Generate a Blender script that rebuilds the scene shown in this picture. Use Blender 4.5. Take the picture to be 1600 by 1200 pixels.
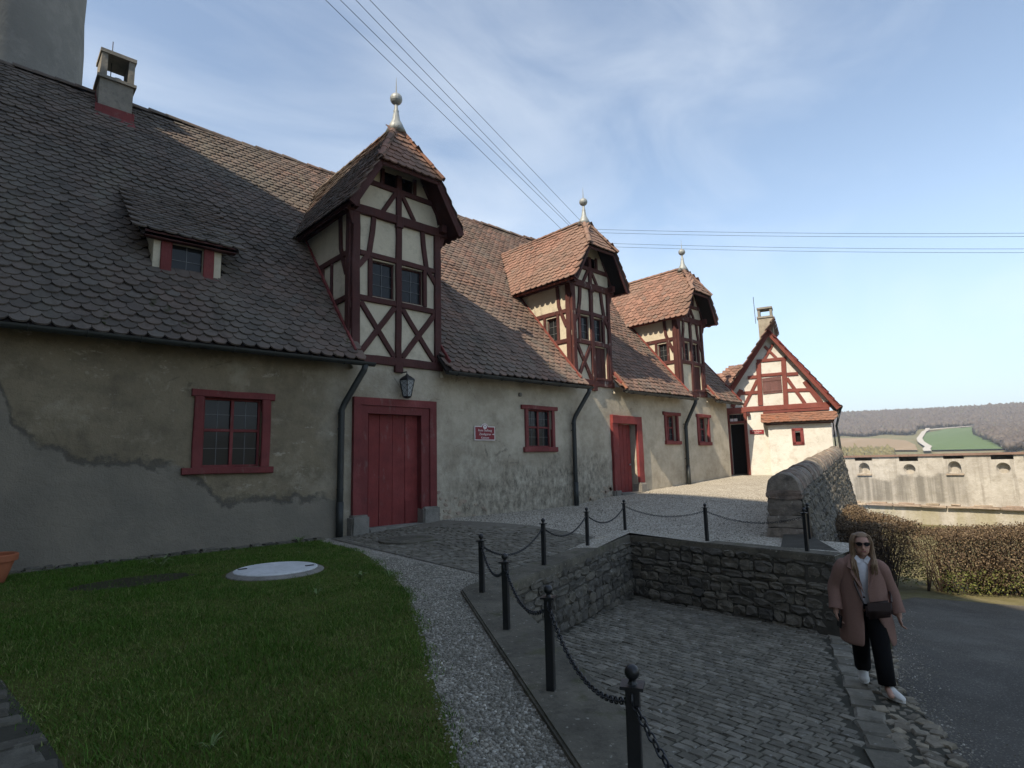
import bpy, bmesh, math, random
import numpy as np
from mathutils import Vector, Matrix
random.seed(7); NR = np.random.RandomState(11)
for o in list(bpy.data.objects): bpy.data.objects.remove(o, do_unlink=True)
S = bpy.context.scene
COL = S.collection

# ------------------------------------------------------------------ camera
EYE = 1.5
PITCH, ROLL, YAW = math.radians(7.7), math.radians(1.3), math.radians(47.367)
F_ = Vector((math.cos(YAW), math.sin(YAW), 0)); U_ = Vector((0, 0, 1)); R_ = F_.cross(U_)
fwd = F_*math.cos(PITCH) + U_*math.sin(PITCH); upv = U_*math.cos(PITCH) - F_*math.sin(PITCH)
rgt = R_*math.cos(ROLL) - upv*math.sin(ROLL); upv = R_*math.sin(ROLL) + upv*math.cos(ROLL)
cam = bpy.data.objects.new('camera', bpy.data.cameras.new('camera')); COL.objects.link(cam)
M = Matrix.Identity(4)
for i in range(3):
    M[i][0], M[i][1], M[i][2] = rgt[i], upv[i], -fwd[i]
M[2][3] = EYE
cam.matrix_world = M
cam.data.sensor_width = 36; cam.data.lens = 36*910/1600
cam.data.clip_start = 0.05; cam.data.clip_end = 9000
S.camera = cam

# ------------------------------------------------------------------ light
LDIR = Vector((2.55, 0.42, -2.53)).normalized()          # the way sunlight travels
SUN_EL = math.asin(-LDIR.z); SUN_AZ = math.atan2(-LDIR.y, -LDIR.x)
sd = bpy.data.lights.new('sun', 'SUN'); sd.energy = 3.4; sd.angle = math.radians(0.5); sd.color = (1.0, 0.955, 0.895)
sun = bpy.data.objects.new('sun', sd); COL.objects.link(sun); sun.location = (-30, -5, 60)
sun.rotation_euler = LDIR.to_track_quat('-Z', 'Y').to_euler()
W = bpy.data.worlds.new('World'); S.world = W; W.use_nodes = True
wn = W.node_tree; wn.nodes.clear()
wo = wn.nodes.new('ShaderNodeOutputWorld'); wb = wn.nodes.new('ShaderNodeBackground')
sky = wn.nodes.new('ShaderNodeTexSky'); sky.sky_type = 'NISHITA'; sky.sun_disc = False
sky.sun_elevation = SUN_EL; sky.sun_rotation = math.pi/2 - SUN_AZ
sky.air_density = 1.0; sky.dust_density = 0.35; sky.ozone_density = 2.2
wb.inputs['Strength'].default_value = 0.15
tc = wn.nodes.new('ShaderNodeTexCoord')
def wmap(rot, sc):
    m = wn.nodes.new('ShaderNodeMapping'); m.inputs['Rotation'].default_value = rot; m.inputs['Scale'].default_value = sc
    wn.links.new(tc.outputs['Generated'], m.inputs['Vector']); return m.outputs[0]
def wnoise(vec, sc, det, dist=0.0, rough=0.55):
    n = wn.nodes.new('ShaderNodeTexNoise'); n.inputs['Scale'].default_value = sc; n.inputs['Detail'].default_value = det
    n.inputs['Distortion'].default_value = dist; n.inputs['Roughness'].default_value = rough
    wn.links.new(vec, n.inputs['Vector']); return n.outputs['Fac']
c1 = wnoise(wmap((0.3, 0.5, 0.9), (0.8, 3.2, 4.4)), 1.5, 8, 0.5)
c2 = wnoise(wmap((0, 0, 0.2), (1, 1, 1.6)), 0.9, 3)
mm = wn.nodes.new('ShaderNodeMath'); mm.operation = 'MULTIPLY'; wn.links.new(c1, mm.inputs[0]); wn.links.new(c2, mm.inputs[1])
mr = wn.nodes.new('ShaderNodeMapRange'); mr.inputs[1].default_value = 0.20; mr.inputs[2].default_value = 0.44
mr.inputs[3].default_value = 0.0; mr.inputs[4].default_value = 0.36
wn.links.new(mm.outputs[0], mr.inputs[0])
sx = wn.nodes.new('ShaderNodeSeparateXYZ'); wn.links.new(tc.outputs['Generated'], sx.inputs[0])
hv = wn.nodes.new('ShaderNodeMapRange'); hv.interpolation_type = 'SMOOTHSTEP'
for i_, q_ in enumerate((-0.05, 0.42, 0.72, 0.0)): hv.inputs[i_+1].default_value = q_
wn.links.new(sx.outputs['Z'], hv.inputs[0])
hm = wn.nodes.new('ShaderNodeMix'); hm.data_type = 'RGBA'; wn.links.new(hv.outputs[0], hm.inputs[0]); wn.links.new(sky.outputs[0], hm.inputs[6]); hm.inputs[7].default_value = (1.3, 2.2, 4.0, 1)
cm = wn.nodes.new('ShaderNodeMix'); cm.data_type = 'RGBA'
wn.links.new(mr.outputs[0], cm.inputs[0]); wn.links.new(hm.outputs[2], cm.inputs[6])
cm.inputs[7].default_value = (3.8, 4.5, 5.6, 1)
wn.links.new(cm.outputs[2], wb.inputs['Color']); wn.links.new(wb.outputs[0], wo.inputs['Surface'])
S.render.engine = 'CYCLES'
S.view_settings.view_transform = 'Standard'; S.view_settings.look = 'None'
S.view_settings.use_white_balance = True; S.view_settings.white_balance_temperature = 8000; S.view_settings.white_balance_tint = 10
S.view_settings.exposure = 0.88; S.view_settings.gamma = 1.0; S.view_settings.use_curve_mapping = False
S.cycles.max_bounces = 6; S.cycles.diffuse_bounces = 3; S.cycles.glossy_bounces = 2
S.cycles.transparent_max_bounces = 6; S.cycles.caustics_reflective = False; S.cycles.caustics_refractive = False

# ------------------------------------------------------------------ materials
class NT:
    def __init__(s, name, rough=0.8, spec=0.3):
        s.m = bpy.data.materials.new(name); s.m.use_nodes = True; s.t = s.m.node_tree
        s.b = s.t.nodes['Principled BSDF']; s.b.inputs['Roughness'].default_value = rough
        s.b.inputs['Specular IOR Level'].default_value = spec; s._p = None
    def new(s, k): return s.t.nodes.new('ShaderNode'+k)
    def put(s, sock, v):
        if hasattr(v, 'is_output'): s.t.links.new(v, sock)
        elif isinstance(v, (tuple, list)) and len(v) == 3 and sock.type == 'RGBA': sock.default_value = (*v, 1)
        else: sock.default_value = v
    def pos(s):
        if s._p is None: s._p = s.new('NewGeometry').outputs['Position']
        return s._p
    def mapv(s, scale, loc=(0, 0, 0), rot=(0, 0, 0)):
        n = s.new('Mapping'); n.inputs['Scale'].default_value = scale; n.inputs['Location'].default_value = loc; n.inputs['Rotation'].default_value = rot
        s.t.links.new(s.pos(), n.inputs['Vector']); return n.outputs[0]
    def noise(s, sc, det=4, vec=None, rough=0.55, dist=0.0):
        n = s.new('TexNoise'); n.inputs['Scale'].default_value = sc; n.inputs['Detail'].default_value = det
        n.inputs['Roughness'].default_value = rough; n.inputs['Distortion'].default_value = dist
        s.t.links.new(vec or s.pos(), n.inputs['Vector']); return n.outputs['Fac']
    def vor(s, sc, vec=None, feat='F1', out='Distance', rnd=1.0):
        n = s.new('TexVoronoi'); n.feature = feat; n.inputs['Scale'].default_value = sc; n.inputs['Randomness'].default_value = rnd
        s.t.links.new(vec or s.pos(), n.inputs['Vector']); return n.outputs[out]
    def ramp(s, f, stops, mode='LINEAR'):
        n = s.new('ValToRGB'); n.color_ramp.interpolation = mode; e = n.color_ramp.elements
        while len(e) < len(stops): e.new(0.5)
        for i, (p, c) in enumerate(stops):
            e[i].position = p; e[i].color = (*c, 1) if isinstance(c, (tuple, list)) else (c, c, c, 1)
        s.put(n.inputs[0], f); return n.outputs[0]
    def mix(s, f, a, b, mode='MIX'):
        n = s.new('Mix'); n.data_type = 'RGBA'; n.blend_type = mode
        s.put(n.inputs[0], f); s.put(n.inputs[6], a); s.put(n.inputs[7], b); return n.outputs[2]
    def math(s, op, a, b=None, clamp=False):
        n = s.new('Math'); n.operation = op; n.use_clamp = clamp; s.put(n.inputs[0], a)
        if b is not None: s.put(n.inputs[1], b)
        return n.outputs[0]
    def rng(s, v, a, b, c=0.0, d=1.0):
        n = s.new('MapRange'); s.put(n.inputs[0], v)
        for i, q in enumerate((a, b, c, d)): n.inputs[i+1].default_value = q
        return n.outputs[0]
    def xyz(s):
        n = s.new('SeparateXYZ'); s.t.links.new(s.pos(), n.inputs[0]); return n.outputs
    def rnd(s):
        a = s.new('Attribute'); a.attribute_name = 'rnd'
        o = s.new('ObjectInfo'); return s.math('FRACT', s.math('ADD', a.outputs['Fac'], o.outputs['Random']))
    def col(s, c): s.put(s.b.inputs['Base Color'], c); return s
    def bump(s, h, st=0.5, d=0.02):
        n = s.new('Bump'); n.inputs['Strength'].default_value = st; n.inputs['Distance'].default_value = d
        s.put(n.inputs['Height'], h); s.t.links.new(n.outputs[0], s.b.inputs['Normal']); return s
MT = {}
def tile_mat(name, stops, lichen, moss):
    n = NT(name, 0.9, 0.2)
    c = n.ramp(n.rnd(), stops)
    big = n.noise(0.45, 4)
    c = n.mix(n.rng(big, 0.42, 0.66, 0, 0.75), c, lichen)
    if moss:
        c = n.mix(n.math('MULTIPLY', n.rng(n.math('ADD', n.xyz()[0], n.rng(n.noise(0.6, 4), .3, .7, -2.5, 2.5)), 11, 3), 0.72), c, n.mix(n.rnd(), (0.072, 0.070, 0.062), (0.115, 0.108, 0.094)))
    sp = n.noise(7, 5, rough=0.7)
    c = n.mix(n.rng(sp, 0.5, 0.75, 0, 0.6), c, (0.045, 0.04, 0.035))
    st_ = n.noise(1, 5, n.mapv((1.5, .28, .28), (4, 1, 2)), 0.65)
    c = n.mix(n.rng(st_, .54, .70, 0, .5), c, (0.17, 0.158, 0.125) if moss else (0.12, 0.085, 0.065))
    c = n.mix(n.rng(n.noise(1, 5, n.mapv((2.2, .35, .35), (1, 7, 3)), .65), .56, .70, 0, .55), c, (0.05, 0.044, 0.038))
    sp2 = n.noise(22, 3)
    c = n.mix(n.rng(sp2, 0.66, 0.74, 0, 0.5), c, (0.26, 0.25, 0.22))
    if moss:
        z = n.xyz()[2]
        f = n.math('MULTIPLY', n.rng(n.noise(2.6, 4), 0.64, 0.68), n.rng(z, 5.4, 4.0))
        c = n.mix(f, c, (0.032, 0.036, 0.010))
    n.col(c); n.bump(n.noise(35, 4), 0.5, 0.01); MT[name] = n.m
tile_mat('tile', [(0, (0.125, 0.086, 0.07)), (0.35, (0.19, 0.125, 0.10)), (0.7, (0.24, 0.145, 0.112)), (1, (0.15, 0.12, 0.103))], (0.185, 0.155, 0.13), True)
tile_mat('tile_red', [(0, (0.18, 0.11, 0.086)), (0.5, (0.26, 0.145, 0.11)), (0.8, (0.30, 0.17, 0.13)), (1, (0.18, 0.13, 0.108))], (0.23, 0.155, 0.122), False)
tile_mat('tile_orange', [(0, (0.22, 0.10, 0.065)), (0.6, (0.30, 0.13, 0.08)), (1, (0.21, 0.12, 0.088))], (0.23, 0.135, 0.10), False)
def timber_mat(name, a, b, wear=0.0, rough=0.7):
    n = NT(name, rough, 0.25)
    v = n.noise(3.5, 4); c = n.mix(n.rng(v, .3, .7), a, b)
    c = n.mix(n.rng(n.noise(1.3, 5), .5, .75, 0, .5), c, tuple(min(1, x*1.25+.03) for x in a))
    oi = n.new('ObjectInfo').outputs['Random']; c = n.mix(n.rng(oi, 0, 1, 0, .45), c, tuple(x*.62 for x in a))
    g = n.noise(1, 5, n.mapv((40, 40, 7)), 0.6)
    c = n.mix(n.rng(g, 0.55, 0.8, 0, 0.55), c, tuple(x*0.35 for x in a))
    if wear: c = n.mix(n.rng(n.noise(6, 6, n.mapv((1, 1, .35)), 0.7), 0.60, 0.68, 0, wear), c, (0.27, 0.24, 0.21))
    n.col(c); n.bump(n.math('ADD', g, n.noise(14, 4)), 0.6, 0.012); MT[name] = n.m
timber_mat('timber', (0.082, 0.026, 0.023), (0.052, 0.019, 0.017))
timber_mat('timber_worn', (0.09, 0.027, 0.023), (0.058, 0.02, 0.018), 0.85)
timber_mat('timber_bright', (0.205, 0.056, 0.043), (0.155, 0.043, 0.034))
timber_mat('red_paint', (0.215, 0.045, 0.043), (0.14, 0.031, 0.03), 0.22)
timber_mat('red_paint_fresh', (0.255, 0.045, 0.041), (0.17, 0.032, 0.030), 0.22)
timber_mat('shutter_wood', (0.16, 0.075, 0.068), (0.11, 0.055, 0.05), 0.4)
def plaster(name, a, b, stain, bump=0.5, sc=1.0):
    n = NT(name, 0.95, 0.1)
    c = n.mix(n.rng(n.noise(1.1*sc, 5), 0.35, 0.65), a, b)
    c = n.mix(n.rng(n.noise(3.7*sc, 6, rough=0.7), 0.50, 0.72, 0, 0.75), c, stain)
    n.col(c); n.bump(n.math('ADD', n.noise(9, 6, rough=0.65), n.math('MULTIPLY', n.noise(60, 3), 0.3)), bump, 0.03); MT[name] = n.m
plaster('plaster_dormer', (0.58, 0.525, 0.41), (0.49, 0.44, 0.34), (0.36, 0.32, 0.245))
plaster('plaster_house', (0.62, 0.605, 0.56), (0.54, 0.525, 0.475), (0.40, 0.375, 0.32))
plaster('plaster_tower', (0.24, 0.235, 0.215), (0.18, 0.178, 0.165), (0.30, 0.29, 0.265), 1.0, 0.35)
plaster('plaster_castle', (0.42, 0.38, 0.31), (0.36, 0.33, 0.27), (0.28, 0.25, 0.21))
stone_mat_later = True
plaster('chimney_plaster', (0.27, 0.25, 0.215), (0.2, 0.19, 0.165), (0.15, 0.14, 0.125), 0.8, 2.0)
plaster('white_paint', (0.62, 0.63, 0.62), (0.54, 0.55, 0.54), (0.42, 0.42, 0.4), 0.1, 3)
plaster('block_stone', (0.27, 0.25, 0.22), (0.2, 0.19, 0.165), (0.13, 0.125, 0.11), 0.8, 3)
plaster('moss_ground', (0.15, 0.135, 0.062), (0.20, 0.175, 0.095), (0.10, 0.082, 0.05), 0.8, 2)
# stained stable wall: brown render above, grey cement repair below a wandering edge at its left end
n = NT('plaster_stable', 0.95, 0.1)
X, Y, Z = n.xyz()
c = n.mix(n.rng(n.noise(0.9, 5), 0.35, 0.65), (0.27, 0.222, 0.152), (0.21, 0.172, 0.118))
c = n.mix(n.rng(n.noise(2.6, 7, rough=0.72), 0.45, 0.68, 0, 0.85), c, (0.155, 0.128, 0.09))
c = n.mix(n.rng(n.noise(1.7, 7, n.mapv((1, 1, 1), (7, 3, 1)), rough=0.7), 0.55, 0.70, 0, 0.7), c, (0.36, 0.315, 0.235))
c = n.mix(n.rng(n.noise(4.5, 6, n.mapv((1, 1, .45), (2, 0, 5)), rough=0.75), 0.60, 0.68, 0, 0.55), c, (0.40, 0.355, 0.28))
bounce_lite = n.mix(n.rng(n.noise(1.6, 6, rough=.68), 0.38, 0.64), (0.56, 0.505, 0.405), (0.38, 0.335, 0.26))
c = n.mix(n.math('MULTIPLY', n.rng(n.math('ADD', X, n.rng(n.noise(1.1, 4), .3, .7, -.6, .6)), 5.2, 7.0), .8), c, bounce_lite)  # paler render to the right, with light bounced off the yard painted in
# damp, sooty lower third right of the great door
damp = n.math('MULTIPLY', n.rng(n.math('ADD', Z, n.rng(n.noise(1.3, 5), 0.3, 0.7, -0.7, 0.7)), 2.1, 1.1), n.rng(X, 8.2, 9.4))
damp = n.math('MULTIPLY', damp, n.rng(X, 17.5, 14.5))
spk = n.rng(n.noise(7, 8, n.mapv((1, 1, .55)), rough=0.78), 0.40, 0.62)
c = n.mix(n.math('MULTIPLY', damp, n.math('MULTIPLY', spk, 0.78)), c, (0.075, 0.066, 0.05))
c = n.mix(n.rng(n.noise(2.2, 8, n.mapv((1, 1, 2.2), (11, 0, 3)), rough=.8), .60, .66, 0, .55), c, (0.50, 0.455, 0.37))
crk = n.vor(1.1, n.mapv((1, 1, 1.3)), 'DISTANCE_TO_EDGE'); crk = n.math('MULTIPLY', n.rng(n.math('ADD', crk, n.rng(n.noise(9, 4), .3, .7, -.02, .02)), .012, .002), n.rng(n.noise(.8, 3), .60, .66))
c = n.mix(n.math('MULTIPLY', crk, .4), c, (0.06, 0.052, 0.042))
edge = n.ramp(n.math('DIVIDE', X, 6.0), [(0.0, 0.78), (0.035, 0.725), (0.067, 0.58), (0.123, 0.488), (0.19, 0.437), (0.33, 0.415), (0.46, 0.38), (0.535, 0.30), (0.58, 0.232), (0.69, 0.225), (0.97, 0.218), (1.0, 0.0)])
dz = n.math('SUBTRACT', n.math('ADD', Z, n.rng(n.noise(3.2, 6, rough=0.65), 0.25, 0.75, -0.16, 0.16)), n.math('MULTIPLY', edge, 4.0))
grey = n.mix(n.rng(n.noise(1.4, 5), 0.35, 0.65), (0.24, 0.212, 0.168), (0.195, 0.175, 0.142))
inl = n.rng(dz, 0.02, -0.03)
c = n.mix(inl, c, grey)
rim = n.math('MULTIPLY', n.rng(dz, -0.10, -0.04), n.rng(dz, 0.10, 0.03))
rim = n.math('MULTIPLY', rim, n.rng(n.noise(2.0, 3), 0.36, 0.5))
rim = n.math('MULTIPLY', rim, n.rng(X, 5.9, 5.7))
c = n.mix(n.math('MULTIPLY', rim, 0.75), c, (0.085, 0.078, 0.066))
n.col(c); n.bump(n.math('ADD', n.noise(5, 7, rough=0.7), n.math('MULTIPLY', n.noise(45, 3), 0.25)), 0.7, 0.05); MT['plaster_stable'] = n.m
# far fortification wall: pale render, a dark weathered band with runs, yellow lichen low down
n = NT('plaster_fort', 0.95, 0.1); X, Y, Z = n.xyz()
c = n.mix(n.rng(n.noise(0.8, 6), 0.35, 0.65), (0.50, 0.475, 0.425), (0.38, 0.355, 0.315))
c = n.mix(n.rng(n.noise(2.5, 6, rough=0.7), 0.46, 0.68, 0, 0.75), c, (0.28, 0.255, 0.21))
c = n.mix(n.rng(n.noise(1, 5, n.mapv((1, 3.2, 0.25), (9, 1, 4)), .65), .52, .66, 0, .55), c, (0.22, 0.2, 0.17))
run = n.rng(n.noise(1, 5, n.mapv((1, 2.6, 0.12)), 0.6), 0.42, 0.56)
band = n.math('MULTIPLY', n.rng(n.math('ADD', Z, n.rng(n.noise(0.9, 4), 0.3, 0.7, -0.35, 0.35)), 0.45, 0.25), n.rng(Z, -1.1, -0.9))
band = n.math('MULTIPLY', band, n.math('MULTIPLY', n.rng(Y, 6.1, 6.9), n.rng(Y, 12.2, 11.2)))
c = n.mix(n.math('MULTIPLY', band, n.math('ADD', n.math('MULTIPLY', run, 0.55), 0.3)), c, (0.16, 0.15, 0.13))
low = n.rng(Z, -1.05, -1.3)
c = n.mix(n.math('MULTIPLY', low, n.rng(n.noise(1, 4, n.mapv((1, 1.6, 0.2), (3, 3, 3))), 0.4, 0.6, 0, .7)), c, (0.31, 0.285, 0.19))
n.col(c); n.bump(n.noise(5, 6, rough=0.7), 0.6, 0.06); MT['plaster_fort'] = n.m
def stone_mat(name, stops, dark, spot, bump=0.8):
    n = NT(name, 0.9, 0.2)
    c = n.ramp(n.rnd(), stops)
    c = n.mix(n.rng(n.noise(5, 6, rough=0.7), 0.42, 0.68, 0, 0.8), c, dark)
    c = n.mix(n.rng(n.noise(13, 5, rough=0.6), 0.62, 0.70, 0, 0.7), c, spot)
    n.col(c); n.bump(n.noise(16, 6, rough=0.7), bump, 0.03); MT[name] = n.m
stone_mat('stone_dark', [(0, (0.105, 0.096, 0.08)), (0.4, (0.15, 0.137, 0.114)), (0.8, (0.19, 0.17, 0.132)), (1, (0.09, 0.084, 0.074))], (0.05, 0.047, 0.04), (0.34, 0.325, 0.28))
stone_mat('stone_parapet', [(0, (0.20, 0.17, 0.14)), (0.5, (0.27, 0.23, 0.185)), (1, (0.23, 0.165, 0.13))], (0.06, 0.055, 0.048), (0.4, 0.37, 0.31))
stone_mat('stone_rubble', [(0, (0.19, 0.16, 0.12)), (0.5, (0.27, 0.235, 0.18)), (1, (0.33, 0.28, 0.2))], (0.10, 0.09, 0.07), (0.4, 0.36, 0.28))
stone_mat('stone_pale', [(0, (0.30, 0.27, 0.215)), (1, (0.36, 0.325, 0.26))], (0.19, 0.17, 0.135), (0.45, 0.41, 0.33))
stone_mat('stone_pink', [(0, (0.33, 0.25, 0.2)), (0.5, (0.38, 0.31, 0.24)), (1, (0.42, 0.35, 0.26))], (0.22, 0.17, 0.13), (0.5, 0.43, 0.33))
stone_mat('paver', [(0, (0.135, 0.122, 0.095)), (0.5, (0.185, 0.168, 0.132)), (0.85, (0.25, 0.228, 0.182)), (1, (0.15, 0.14, 0.115))], (0.09, 0.082, 0.064), (0.38, 0.365, 0.325), 0.6)
stone_mat('old_sett', [(0, (0.085, 0.077, 0.06)), (0.6, (0.12, 0.11, 0.087)), (1, (0.15, 0.138, 0.11))], (0.055, 0.05, 0.04), (0.18, 0.165, 0.135), 0.5)
stone_mat('pebble', [(0, (0.12, 0.108, 0.085)), (0.4, (0.24, 0.218, 0.172)), (0.8, (0.36, 0.33, 0.27)), (1, (0.60, 0.56, 0.48))], (0.14, 0.13, 0.105), (0.5, 0.48, 0.45), 0.2)
n = NT('concrete', 0.95, 0.1)
c = n.mix(n.rng(n.noise(2.2, 6, rough=.65), 0.35, 0.65), (0.165, 0.148, 0.115), (0.10, 0.091, 0.072))
c = n.mix(n.rng(n.noise(9, 6, rough=.7), 0.5, 0.7, 0, .7), c, (0.06, 0.056, 0.045))
c = n.mix(n.rng(n.noise(24, 4, rough=.6), 0.63, 0.70, 0, .75), c, (0.38, 0.36, 0.30))
c = n.mix(n.rng(n.noise(3.1, 5, n.mapv((1, 1, 1), (5, 2, 1))), 0.60, 0.68, 0, .5), c, (0.07, 0.075, 0.03))
n.col(c); n.bump(n.noise(22, 6, rough=.7), 0.6, 0.02); MT['concrete'] = n.m
n = NT('gravel', 0.95, 0.15)
vv = n.vor(48, out='Color'); vd = n.vor(48)
g = n.new('RGBToBW'); n.put(g.inputs[0], vv)
c = n.ramp(g.outputs[0], [(0.1, (0.13, 0.115, 0.09)), (0.4, (0.36, 0.325, 0.262)), (0.75, (0.54, 0.495, 0.41)), (0.95, (0.78, 0.74, 0.64))])
c = n.mix(n.rng(n.noise(1.2, 5), 0.4, 0.7, 0, 0.35), c, (0.26, 0.235, 0.19))
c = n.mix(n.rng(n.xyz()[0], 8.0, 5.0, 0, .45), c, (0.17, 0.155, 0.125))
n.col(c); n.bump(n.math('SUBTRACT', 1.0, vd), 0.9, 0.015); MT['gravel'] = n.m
def simple(name, c, rough=0.6, spec=0.3, metal=0.0, var=0.25, sc=8, bump=0.0):
    n = NT(name, rough, spec); n.b.inputs['Metallic'].default_value = metal
    n.col(n.mix(n.noise(sc, 4), tuple(x*(1-var) for x in c), tuple(min(1, x*(1+var)) for x in c)))
    if bump: n.bump(n.noise(sc*4, 4), bump, 0.01)
    MT[name] = n.m
simple('iron', (0.012, 0.013, 0.014), 0.38, 0.5, 0, 0.2, 12, 0.2)
simple('chain_iron', (0.028, 0.03, 0.033), 0.42, 0.5, 0.4, 0.3, 30)
simple('gutter', (0.032, 0.036, 0.034), 0.5, 0.4, 0.2, 0.35, 5, 0.15)
simple('lead', (0.30, 0.325, 0.32), 0.55, 0.4, 0.3, 0.3, 9, 0.2)
simple('wire', (0.02, 0.02, 0.022), 0.5)
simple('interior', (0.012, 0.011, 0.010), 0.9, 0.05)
simple('dark_wood', (0.022, 0.017, 0.015), 0.85, 0.1)
simple('leading', (0.16, 0.17, 0.17), 0.5)
simple('sign_red', (0.235, 0.022, 0.032), 0.5, 0.3, 0, 0.08)
simple('sign_white', (0.74, 0.68, 0.66), 0.5, 0.3, 0, 0.04)
simple('sign_dark', (0.03, 0.02, 0.02), 0.5)
simple('terracotta', (0.36, 0.12, 0.06), 0.8, 0.2, 0, 0.15, 6, 0.2)
simple('soil', (0.045, 0.038, 0.026), 0.95, 0.1, 0, 0.4, 9, 0.8)
simple('sandy_joint', (0.17, 0.155, 0.125), 0.95, 0.1, 0, 0.35, 9, 0.8)
simple('joint', (0.06, 0.057, 0.044), 0.95, 0.1, 0, 0.4, 6, 0.6)
simple('mortar', (0.075, 0.069, 0.057), 0.95, 0.1, 0, 0.4, 5, 0.9)
simple('mortar_light', (0.30, 0.27, 0.215), 0.95, 0.1, 0, 0.3, 5, 0.9)
simple('bark', (0.05, 0.036, 0.027), 0.9, 0.1, 0, 0.3, 9, 0.6)
n = NT('glass', 0.06, 0.25); n.col((0.018, 0.02, 0.022)); n.bump(n.noise(5, 2), 0.06, 0.02); MT['glass'] = n.m
n = NT('glass_bright', 0.35, 0.5); n.col((0.42, 0.45, 0.46)); n.b.inputs['Transmission Weight'].default_value = 0.25; MT['lantern_glass'] = n.m
n = NT('asphalt', 0.85, 0.25)
c = n.mix(n.rng(n.noise(0.7, 5), 0.35, 0.65), (0.11, 0.097, 0.077), (0.08, 0.071, 0.057))
c = n.mix(n.rng(n.noise(1.1, 7, rough=.72), 0.45, 0.62, 0, .7), c, (0.145, 0.134, 0.112))
c = n.mix(n.rng(n.noise(.35, 5, n.mapv((1, 1, 1), (3, 8, 0)), rough=.6), 0.52, 0.58, 0, .5), c, (0.055, 0.051, 0.045))
c = n.mix(n.rng(n.vor(34), 0.34, 0.10, 0, 0.75), c, (0.24, 0.225, 0.19))
c = n.mix(n.rng(n.noise(60, 3), .52, .62, 0, .6), c, (0.04, 0.037, 0.032))
n.col(c); n.bump(n.noise(120, 3), 0.7, 0.008); MT['asphalt'] = n.m
def leafmat(name, stops, trans=0.25):
    n = NT(name, 0.7, 0.2); c = n.ramp(n.rnd(), stops)
    c = n.mix(n.rng(n.noise(0.9, 4), 0.3, 0.7, 0, 0.6), c, n.mix(0.5, c, stops[0][1])); n.col(c)
    n.b.inputs['Subsurface Weight'].default_value = 0.0; MT[name] = n.m
leafmat('grass', [(0, (0.045, 0.105, 0.012)), (0.5, (0.078, 0.165, 0.020)), (0.85, (0.125, 0.21, 0.035)), (1, (0.22, 0.22, 0.085))])
leafmat('weed', [(0, (0.10, 0.16, 0.05)), (1, (0.17, 0.22, 0.10))])
leafmat('hedge_leaf', [(0, (0.07, 0.045, 0.03)), (0.5, (0.14, 0.098, 0.06)), (0.85, (0.21, 0.155, 0.095)), (1, (0.28, 0.215, 0.14))])
leafmat('hedge_green', [(0, (0.075, 0.09, 0.025)), (1, (0.18, 0.19, 0.06))])
leafmat('forest', [(0, (0.09, 0.074, 0.064)), (0.5, (0.115, 0.094, 0.08)), (0.9, (0.14, 0.115, 0.095)), (1, (0.11, 0.105, 0.07))])
leafmat('scrub', [(0, (0.12, 0.11, 0.05)), (1, (0.2, 0.17, 0.08))])
n = NT('turf', 0.95, 0.1); c = n.mix(n.rng(n.noise(1.5, 6), 0.35, 0.65), (0.05, 0.075, 0.012), (0.085, 0.08, 0.025))
n.col(c); n.bump(n.noise(30, 4), 0.8, 0.02); MT['turf'] = n.m
def field(name, a, b, c2, sx):
    n = NT(name, 0.95, 0.1); c = n.mix(n.noise(0.012, 4), a, b)
    c = n.mix(n.rng(n.noise(1, 3, n.mapv((0.002, 0.05, 0.0), rot=(0, 0, sx))), 0.52, 0.60, 0, 0.5), c, c2); n.col(c); MT[name] = n.m
field('field_green', (0.095, 0.15, 0.06), (0.11, 0.165, 0.07), (0.14, 0.19, 0.09), 0.15)
field('field_brown', (0.29, 0.21, 0.135), (0.26, 0.195, 0.12), (0.33, 0.25, 0.17), 0.3)
field('terrain', (0.20, 0.18, 0.10), (0.15, 0.15, 0.08), (0.24, 0.2, 0.12), 0.7)
simple('track', (0.46, 0.43, 0.38), 0.9, 0.1, 0, 0.1, 0.05)
simple('coat', (0.255, 0.15, 0.12), 0.95, 0.1, 0, 0.14, 60, 0.5)
simple('trousers', (0.006, 0.006, 0.007), 0.9, 0.15, 0, 0.2, 20)
simple('shirt', (0.62, 0.63, 0.66), 0.9, 0.1, 0, 0.12, 45)
simple('skin', (0.44, 0.25, 0.185), 0.55, 0.35, 0, 0.05, 12)
simple('lips', (0.36, 0.13, 0.115), 0.5, 0.35, 0, 0.05, 12)
simple('hair', (0.22, 0.14, 0.08), 0.55, 0.4, 0, 0.35, 45)
simple('bag_leather', (0.036, 0.02, 0.018), 0.45, 0.4, 0, 0.3, 12, 0.2)
simple('shoe_white', (0.62, 0.61, 0.57), 0.7, 0.3, 0, 0.08, 12)
simple('black_plastic', (0.008, 0.008, 0.009), 0.15, 0.5, 0, 0.1)

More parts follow.
